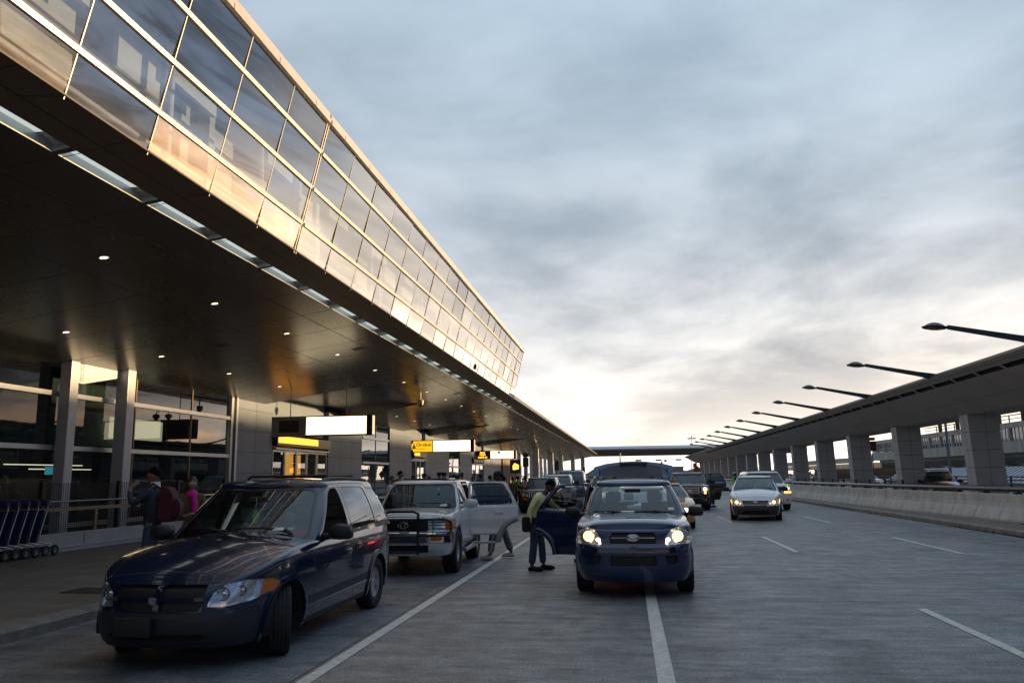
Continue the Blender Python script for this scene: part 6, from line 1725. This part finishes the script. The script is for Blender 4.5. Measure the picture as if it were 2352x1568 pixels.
    if sleeve=='long': ov['wrl']=J['ell'].lerp(J['wrl'],.93); ov['wrr']=J['elr'].lerp(J['wrr'],.93); nl=['belly','pelvis','chest','neck','shl','ell','wrl','shr','elr','wrr']; el=[('pelvis','belly'),('belly','chest'),('chest','neck'),('chest','shl'),('shl','ell'),('ell','wrl'),('chest','shr'),('shr','elr'),('elr','wrr')]
    else: ov['ell']=J['shl'].lerp(J['ell'],.75); ov['elr']=J['shr'].lerp(J['elr'],.75); nl=['belly','pelvis','chest','neck','shl','ell','shr','elr']; el=[('pelvis','belly'),('belly','chest'),('chest','neck'),('chest','shl'),('shl','ell'),('chest','shr'),('shr','elr')]
    J['hem']=J['pelvis']+(J['pelvis']-J['belly']).normalized()*.09; J['waist']=J['pelvis'].lerp(J['belly'],.35); rad['hem']=.118; rad['waist']=.10
    nl=nl+['hem']; el=[('hem','pelvis')]+el
    sub(nl,el,lambda n:.018 if n in('belly','chest','pelvis') else .013,'shirt',cloth(top,'shirt'),ov)
    if legs is not None:
        ol={'anl':J['knl'].lerp(J['anl'],.95),'anr':J['knr'].lerp(J['anr'],.95)}
        sub(['pelvis','hil','knl','anl','hir','knr','anr','waist'],[('pelvis','waist'),('pelvis','hil'),('hil','knl'),('knl','anl'),('pelvis','hir'),('hir','knr'),('knr','anr')],lambda n:.014 if n[:2]=='hi' or n in('pelvis','waist') else (.026 if n[:2]=='kn' else .038),'trousers',cloth(legs,'trouser'),ol)
        for sd in 'lr':
            a=J['an'+sd]; b_=J['to'+sd]; d=(b_-a); d.z=0; d.normalize(); heel=a-d*.06
            b=MB(); b.tube([Vector((heel.x,heel.y,.035+a.z-.09)),Vector((a.x,a.y,.05+a.z-.09)),Vector((b_.x,b_.y,.042+a.z-.09)),Vector(b_+d*.06)*1.0],[.034,.047,.044,.02],10); b.tube([(a.x,a.y,a.z-.05),(a.x,a.y,a.z)],[.045,.042],10)
            o=b.build('shoe',cloth(shoe,'shoe'),t,60); o.scale=(s,s,s)
    # hair
    if hair!='none':
        b=MB(); rings=[]; seg=20
        lim={'short':.62,'long':.95,'bald':.4,'afro':.8}[hair]; k={'short':1.09,'long':1.12,'bald':1.05,'afro':1.5}[hair]
        for i in range(8):
            row=[]
            for j in range(seg):
                ph=2*math.pi*j/seg; back=.5+.5*math.sin(ph); th=math.pi*(.30+ (lim-.30)*back)*i/7+.0001
                p=headpt(th,ph,k); wv=1+.03*math.sin(5*ph+3*i)
                row.append(b.bm.verts.new(Mh@(p*wv+Vector((0,.008,.004)))))
            rings.append(row)
        for A,B in zip(rings,rings[1:]):
            for j in range(seg): b.face([A[j],A[(j+1)%seg],B[(j+1)%seg],B[j]])
        # thickness rim
        inner=[b.bm.verts.new(Mh@(Mh.inverted()@v.co*.93)) for v in rings[-1]]
        for j in range(seg): b.face([rings[-1][j],rings[-1][(j+1)%seg],inner[(j+1)%seg],inner[j]])
        if hair=='long': b.tube([Mh@Vector((0,.06,.02)),Mh@Vector((0,.085,-.08)),Mh@Vector((0,.09,-.2)),Mh@Vector((0,.07,-.3))],[.085,.095,.09,.04],12)
        o=b.build('hair',hairm,t,60); o.scale=(s,s,s)
    def add(b,name,m,sm=50):
        o=b.build(name,m,t,sm); o.scale=(s,s,s); return o
    if extra: extra(t,add,Mh,J)
    return t
def cap(col,top=None,brim=True,peaked=False):
    def f(t,add,Mh,J):
        b=MB()
        if peaked: b.lathe([(.085,.055),(.09,.085),(.125,.125),(.12,.14),(0,.15)],20,Mh@Matrix.Diagonal((1,1.15,1,1)))
        else: b.lathe([(.086,.04),(.085,.08),(.06,.115),(0,.13)],18,Mh@Matrix.Diagonal((1,1.15,1,1)))
        b.prism([(-.06,-.07),(.06,-.07),(.045,-.16),(-.045,-.16)],'z',.045,.055,M=Mh)
        add(b,'cap',cloth(col,'cap'))
        if peaked:
            b=MB(); b.lathe([(.087,.056),(.092,.083)],20,Mh@Matrix.Diagonal((1.02,1.17,1,1))); add(b,'cap_band',cloth((.02,.02,.03),'band'))
    return f
def vest(t,add,Mh,J):
    VG=emis('hivis_green',(.25,.8,.18),.16); VG=mat('hivis_green',(.30,.85,.12),.6,var=.08); 
    b=MB(); b.lathe([(.17,1.02),(.175,1.10),(.172,1.16)],18,Matrix.Diagonal((1.05,.85,1,1)))
    for sx in (1,-1):
        for sy in (1,-1): b.prism([(sx*.05,1.14),(sx*.15,1.14),(sx*.15,1.44),(sx*.06,1.46)],'y',sy*.135,sy*.148)
        b.box(min(sx*.05,sx*.15),max(sx*.05,sx*.15),-.135,.135,1.445,1.47)
    add(b,'safety_vest',VG,None)
def both(*fs):
    def f(*a):
        for g in fs: g(*a)
    return f
def bag(p,sz,col,name='bag'):
    def f(t,add,Mh,J):
        b=MB(); b.box(p[0]-sz[0]/2,p[0]+sz[0]/2,p[1]-sz[1]/2,p[1]+sz[1]/2,p[2]-sz[2]/2,p[2]+sz[2]/2,bev=min(sz)*.3)
        o=add(b,name,cloth(col,name),50)
    return f
# --- yellow shirt person leaning in at the blue SUV door
def yx(t,add,Mh,J):
    b=MB(); b.tube([(-.10,.10,1.30),(-.17,.05,1.22),(-.19,.12,.98)],.014,6); b.box(-.34,-.12,.08,.24,.72,1.0,bev=.05); add(b,'shoulder_bag',cloth((.012,.012,.016),'bag'))
    b=MB(); b.box(-.20,.20,-.09,.10,.94,.98,bev=.02); add(b,'belt',BLK)
person('person in pale yellow shirt and jeans bending towards the open blue door',(-1.73,15.2,0),R_(90),1.74,skin=1,top=(1.0,.95,.48),wide=1.12,legs=(.05,.085,.15),shoe=(.012,.012,.012),hair='short',
 pose=dict(pelvis=(0,.03,.95),belly=(0,-.03,1.12),chest=(0,-.09,1.29),neck=(0,-.18,1.43),head=(0,-.27,1.55),shr=(-.19,-.05,1.37),shl=(.17,-.13,1.38),elr=(-.24,.10,1.09),wrr=(-.25,.10,.84),har=(-.25,.085,.76),ell=(.2,-.38,1.12),wrl=(.14,-.58,1.06),hal=(.12,-.66,1.06),
  hil=(.09,.02,.90),hir=(-.09,.03,.90),knl=(.11,-.08,.50),knr=(-.12,.04,.50),anl=(.12,-.10,.09),anr=(-.13,.09,.09),tol=(.13,-.26,.035),tor=(-.14,-.07,.035),face=(0,-1,-.35)),extra=yx)
# --- man behind the silver door
def tx_(t,add,Mh,J):
    cap((.02,.03,.07))(t,add,Mh,J)
    for sd in 'lr':
        b=MB()
        for o_ in (-.02,0,.02):
            b.tube([J['hi'+sd]+Vector(((.092 if sd=='l' else -.092),o_,-.02)),J['kn'+sd]+Vector(((.068 if sd=='l' else -.068),o_,0)),J['an'+sd]+Vector(((.068 if sd=='l' else -.068),o_,.05))],.006,5)
        add(b,'trouser_stripes',WHITEM)
person('person in grey striped track trousers and dark cap behind the open silver door',(-2.76,17.3,0),R_(-78),1.86,skin=1,top=(.05,.05,.06),legs=(.14,.15,.17),shoe=(.6,.6,.58),hair='short',
 pose=dict(hil=(.1,0,.9),hir=(-.1,0,.9),knl=(.12,-.14,.52),anl=(.13,-.20,.09),tol=(.15,-.35,.035),knr=(-.12,.10,.50),anr=(-.15,.24,.11),tor=(-.17,.10,.035),wrl=(.2,-.35,1.15),ell=(.24,-.1,1.15),hal=(.2,-.43,1.18)),extra=tx_)
# --- man with maroon backpack
def bp(t,add,Mh,J):
    b=MB(); b.prism([(.11,1.0),(.13,1.42),(.20,1.47),(.29,1.40),(.36,1.15),(.33,.98),(.2,.95)],'x',-.15,.15); b.prism([(.30,1.02),(.34,1.30),(.40,1.25),(.42,1.08),(.38,1.0)],'x',-.11,.11); bmesh.ops.bevel(b.bm,geom=list(b.bm.edges),offset=.025,segments=2,affect='EDGES'); add(b,'backpack',cloth((.09,.012,.025),'backpack'))
    b=MB()
    for sx in (1,-1): b.tube([(sx*.13,.15,1.43),(sx*.12,.02,1.50),(sx*.13,-.12,1.36),(sx*.14,-.10,1.12),(sx*.15,.12,1.02)],.018,6)
    add(b,'backpack_strap',cloth((.05,.01,.015),'strap'))
    b=MB(); b.lathe([(.066,1.455),(.062,1.50),(.057,1.53)],16,Matrix.Diagonal((1,1.15,1,1))@T(0,.01,0)); add(b,'shirt_collar',WHITEM)
    b=MB(); b.box(-.2,.2,.12,.5,.45,.85,bev=.09); 
person('person in dark jacket and jeans with maroon backpack, hand raised to mouth',(-7.0,11.2,.15),R_(-80),1.80,skin=0,top=(.035,.05,.065),legs=(.04,.07,.12),hair='short',wide=1.15,
 pose=dict(ell=(.24,-.20,1.20),wrl=(.13,-.30,1.42),hal=(.08,-.24,1.50),face=(0,-1,-.2)),extra=bp)
def sc(t,add,Mh,J):
    PK=cloth((.75,.015,.30),'scarf'); b=MB()
    b.lathe([(.07,1.40),(.105,1.39),(.115,1.43),(.09,1.47),(.065,1.50)],18); b.tube([(.03,-.09,1.42),(.06,-.15,1.25),(.06,-.16,.95),(.07,-.15,.72)],[.05,.05,.045,.04],8); add(b,'pink_scarf',PK)
    b=MB()
    for sx in (1,-1): b.tube([Mh@Vector((sx*.03+.022*math.cos(a),-.095,.008+.016*math.sin(a))) for a in [k*math.pi/5 for k in range(10)]],.003,5,close=True)
    b.tube([Mh@Vector((-.01,-.098,.01)),Mh@Vector((.01,-.098,.01))],.003,5); add(b,'glasses',WHITEM)
person('person in olive coat with bright pink scarf and glasses beside the backpack wearer',(-7.05,12.35,.15),R_(28),1.66,skin=2,top=(.10,.085,.03),legs=(.03,.03,.04),hair='long',hairm=HR,
 pose=dict(ell=(.24,-.12,1.14),wrl=(.10,-.30,1.10),hal=(.04,-.32,1.12),elr=(-.24,-.10,1.14),wrr=(-.10,-.30,1.08),har=(-.03,-.32,1.10),face=(.1,-1,-.5)),extra=sc)
# silver luggage handle next to her
t=thing('suitcase','dark suitcase with pale pull handle standing near the pink scarf','suitcase',(-7.25,13.6,.15)); b=MB(); b.box(-.2,.2,-.13,.13,.04,.60,bev=.04); b.build('case',cloth((.04,.04,.05),'case'),t,50); b=MB(); b.tube([(-.11,0,.6),(-.11,0,.98),(.11,0,.98),(.11,0,.6)],.011,6); b.build('pull_handle',WHITEM,t,50)
# --- driver
person('person in maroon top with seat belt sitting at the wheel of the navy minivan',(-4.03,9.35,-.30),0,1.72,skin=0,top=(.60,.04,.09),legs=(.03,.03,.04),hair='short',hands=False,
 pose=dict(hil=(.1,-.08,.9),hir=(-.1,-.08,.9),knl=(.14,-.48,.95),knr=(-.14,-.48,.95),anl=(.14,-.72,.62),anr=(-.14,-.72,.62),tol=(.14,-.86,.58),tor=(-.14,-.86,.58),ell=(.28,-.18,1.16),wrl=(.14,-.40,1.22),hal=(.12,-.46,1.24),elr=(-.26,-.18,1.16),wrr=(-.14,-.40,1.22),har=(-.12,-.46,1.24)))
# --- three by the kerb beyond the navy minivan
person('person in white top with large dark hair seen from behind near the silver SUV',(-6.25,21.4,.0),R_(170),1.66,skin=1,top=(.6,.6,.66),legs=(.03,.03,.05),hair='afro',pose=dict(elr=(-.24,-.12,1.14),wrr=(-.14,-.34,1.12),har=(-.1,-.40,1.14)),extra=bag((-.28,.12,.95),(.12,.3,.25),(.35,.34,.33)),sleeve='long')
person('person in white short-sleeved tee looking down, left of the large dark hair',(-7.55,25.3,.15),R_(60),1.66,skin=0,top=(.62,.58,.58),legs=(.05,.05,.06),hair='short',hairm=HR,sleeve='short',pose=dict(ell=(.24,-.08,1.14),wrl=(.12,-.32,1.14),hal=(.08,-.38,1.16),face=(0,-1,-.5)))
person('tall person in dark maroon jacket with sunlit face, behind the white tops',(-7.85,27.3,.15),R_(95),1.84,skin=0,top=(.06,.02,.03),legs=(.03,.03,.04),pose=dict(elr=(-.24,-.10,1.16),wrr=(-.18,-.36,1.20),har=(-.16,-.42,1.24)))
# --- officers
UN=(.010,.012,.022)
person('traffic officer in white peaked cap and green vest standing with back turned',(-5.65,41.4,0),R_(172),1.78,skin=1,top=UN,legs=UN,extra=both(cap((.75,.75,.78),peaked=True),vest),pose=dict(tol=(.14,-.1,.035)))
person('traffic officer in white peaked cap and green vest near the right barrier',(6.72,52.6,0),R_(-70),1.80,skin=1,top=UN,legs=UN,extra=both(cap((.75,.75,.78),peaked=True),vest))
person('person in blue jeans whose legs show below the open black door',(4.35,44.0,0),R_(40),1.74,skin=0,top=(.03,.03,.03),legs=(.04,.08,.16),shoe=(.12,.05,.03))
person('person in white shirt leaning into the blue SUV behind its open door',(-1.04,16.7,0),R_(75),1.60,skin=1,top=(.6,.62,.68),legs=(.03,.03,.04),hair='short',pose=dict(chest=(0,-.12,1.27),neck=(0,-.22,1.40),head=(0,-.30,1.52),shl=(.17,-.14,1.36),shr=(-.17,-.14,1.36),ell=(.22,-.34,1.16),elr=(-.22,-.34,1.16),wrl=(.2,-.52,1.15),wrr=(-.2,-.52,1.15),hal=(.2,-.6,1.15),har=(-.2,-.6,1.15)))
# --- crowd along the pavement (all stand on the pavement behind the silver SUV)
CR=[('person in black cap with gold sunlit cheek, left end of the officer group',-11.0,42.0,80,1.70,0,(.02,.02,.03),cap((.03,.03,.03))),
('officer in dark peaked cap facing right, second in the officer group',-10.55,42.5,85,1.76,0,UN,cap((.012,.012,.02),peaked=True)),
('person in low dark cap between two officers in peaked caps',-10.0,41.4,20,1.66,1,(.02,.02,.02),cap((.03,.03,.03))),
('officer in dark peaked cap with ruddy face, middle of the group',-9.75,42.6,30,1.80,0,UN,cap((.015,.015,.025),peaked=True)),
('officer in dark peaked cap seen from the side, right of the group',-9.2,41.2,95,1.80,0,UN,cap((.012,.012,.02),peaked=True)),
('person in dark baseball cap at the right end of the officer group',-9.1,43.1,100,1.72,1,(.02,.02,.03),cap((.02,.02,.04))),
('bald person in dark clothes looking left before the tiled pier',-8.9,44.5,-60,1.82,1,(.015,.015,.015),None),
('person in black hooded top right of the bald person',-8.5,45.4,10,1.62,1,(.02,.02,.02),None),
('person in navy cap and dark coat in the middle of the crowd',-8.2,46.2,150,1.74,1,(.02,.025,.04),cap((.02,.03,.06))),
('short person in charcoal top right of the navy cap',-7.8,47.2,200,1.62,1,(.04,.04,.045),None),
('person in brown top beside the charcoal one',-7.95,49.6,160,1.64,0,(.07,.04,.03),None),
('fair-haired person in pale beige coat in the crowd',-7.3,44.2,120,1.78,2,(.40,.33,.28),None),
('person in dark blue shirt seen from behind, right of the beige coat',-6.8,41.0,185,1.82,1,(.03,.05,.10),None),
('person in green-grey jacket just behind the dark blue shirt',-6.9,46.0,170,1.66,0,(.06,.07,.05),None),
('person in tan jacket in the crowd near the silver door',-6.7,48.5,190,1.70,0,(.20,.13,.08),None),
('person in salmon pink shirt seen from behind near the end wall',-6.35,42.8,175,1.76,1,(.55,.13,.13),None),
('person in olive jacket right behind the white-capped officer',-6.1,44.2,160,1.74,0,(.10,.08,.04),None),
('person in light shirt just right of the white-capped officer',-5.75,46.8,150,1.78,1,(.35,.32,.33),None),
('person in long plaid coat with dark long hair by the kerb sign',-7.0,57.5,170,1.70,1,(.06,.05,.05),None),
('person with dark hair in black coat past the kerb sign',-6.9,61.5,100,1.66,1,(.015,.015,.015),None),
('person in brown coat with sunlit hair far along the kerb',-7.0,66,110,1.76,0,(.12,.06,.03),None),
('person in grey coat far along the kerb, nearest the black boxy SUV',-7.1,71,130,1.74,0,(.10,.10,.11),None)]
for i,(lab,x,y,a,h,sk,tp,ex) in enumerate(CR):
    x*=.9; y=y*.87 if y<50 else y
    hr='bald' if 'bald' in lab else ('long' if 'long hair' in lab else 'short')
    person(lab,(x,y,.15 if x<-7.05 else 0.0),R_(a),h,skin=sk,top=tp,legs=(.03,.03,.035) if i%3 else (.04,.05,.08),hair=hr,hairm=HW if 'fair' in lab else None,extra=ex,group='people waiting along the left pavement',hands=False,wide=1+.06*(i%4))
# red luggage in the crowd
t=thing('suitcase','dark red upright suitcase beside the white-capped officer','suitcase',(-5.15,43.5,0)); b=MB(); b.box(-.24,.24,-.15,.15,.05,.75,bev=.05); b.build('case',cloth((.10,.015,.02),'case'),t,50); b=MB(); b.tube([(-.14,0,.7),(-.14,0,1.05),(.14,0,1.05),(.14,0,.7)],.014,6); b.build('pull_handle',SILV,t,50)
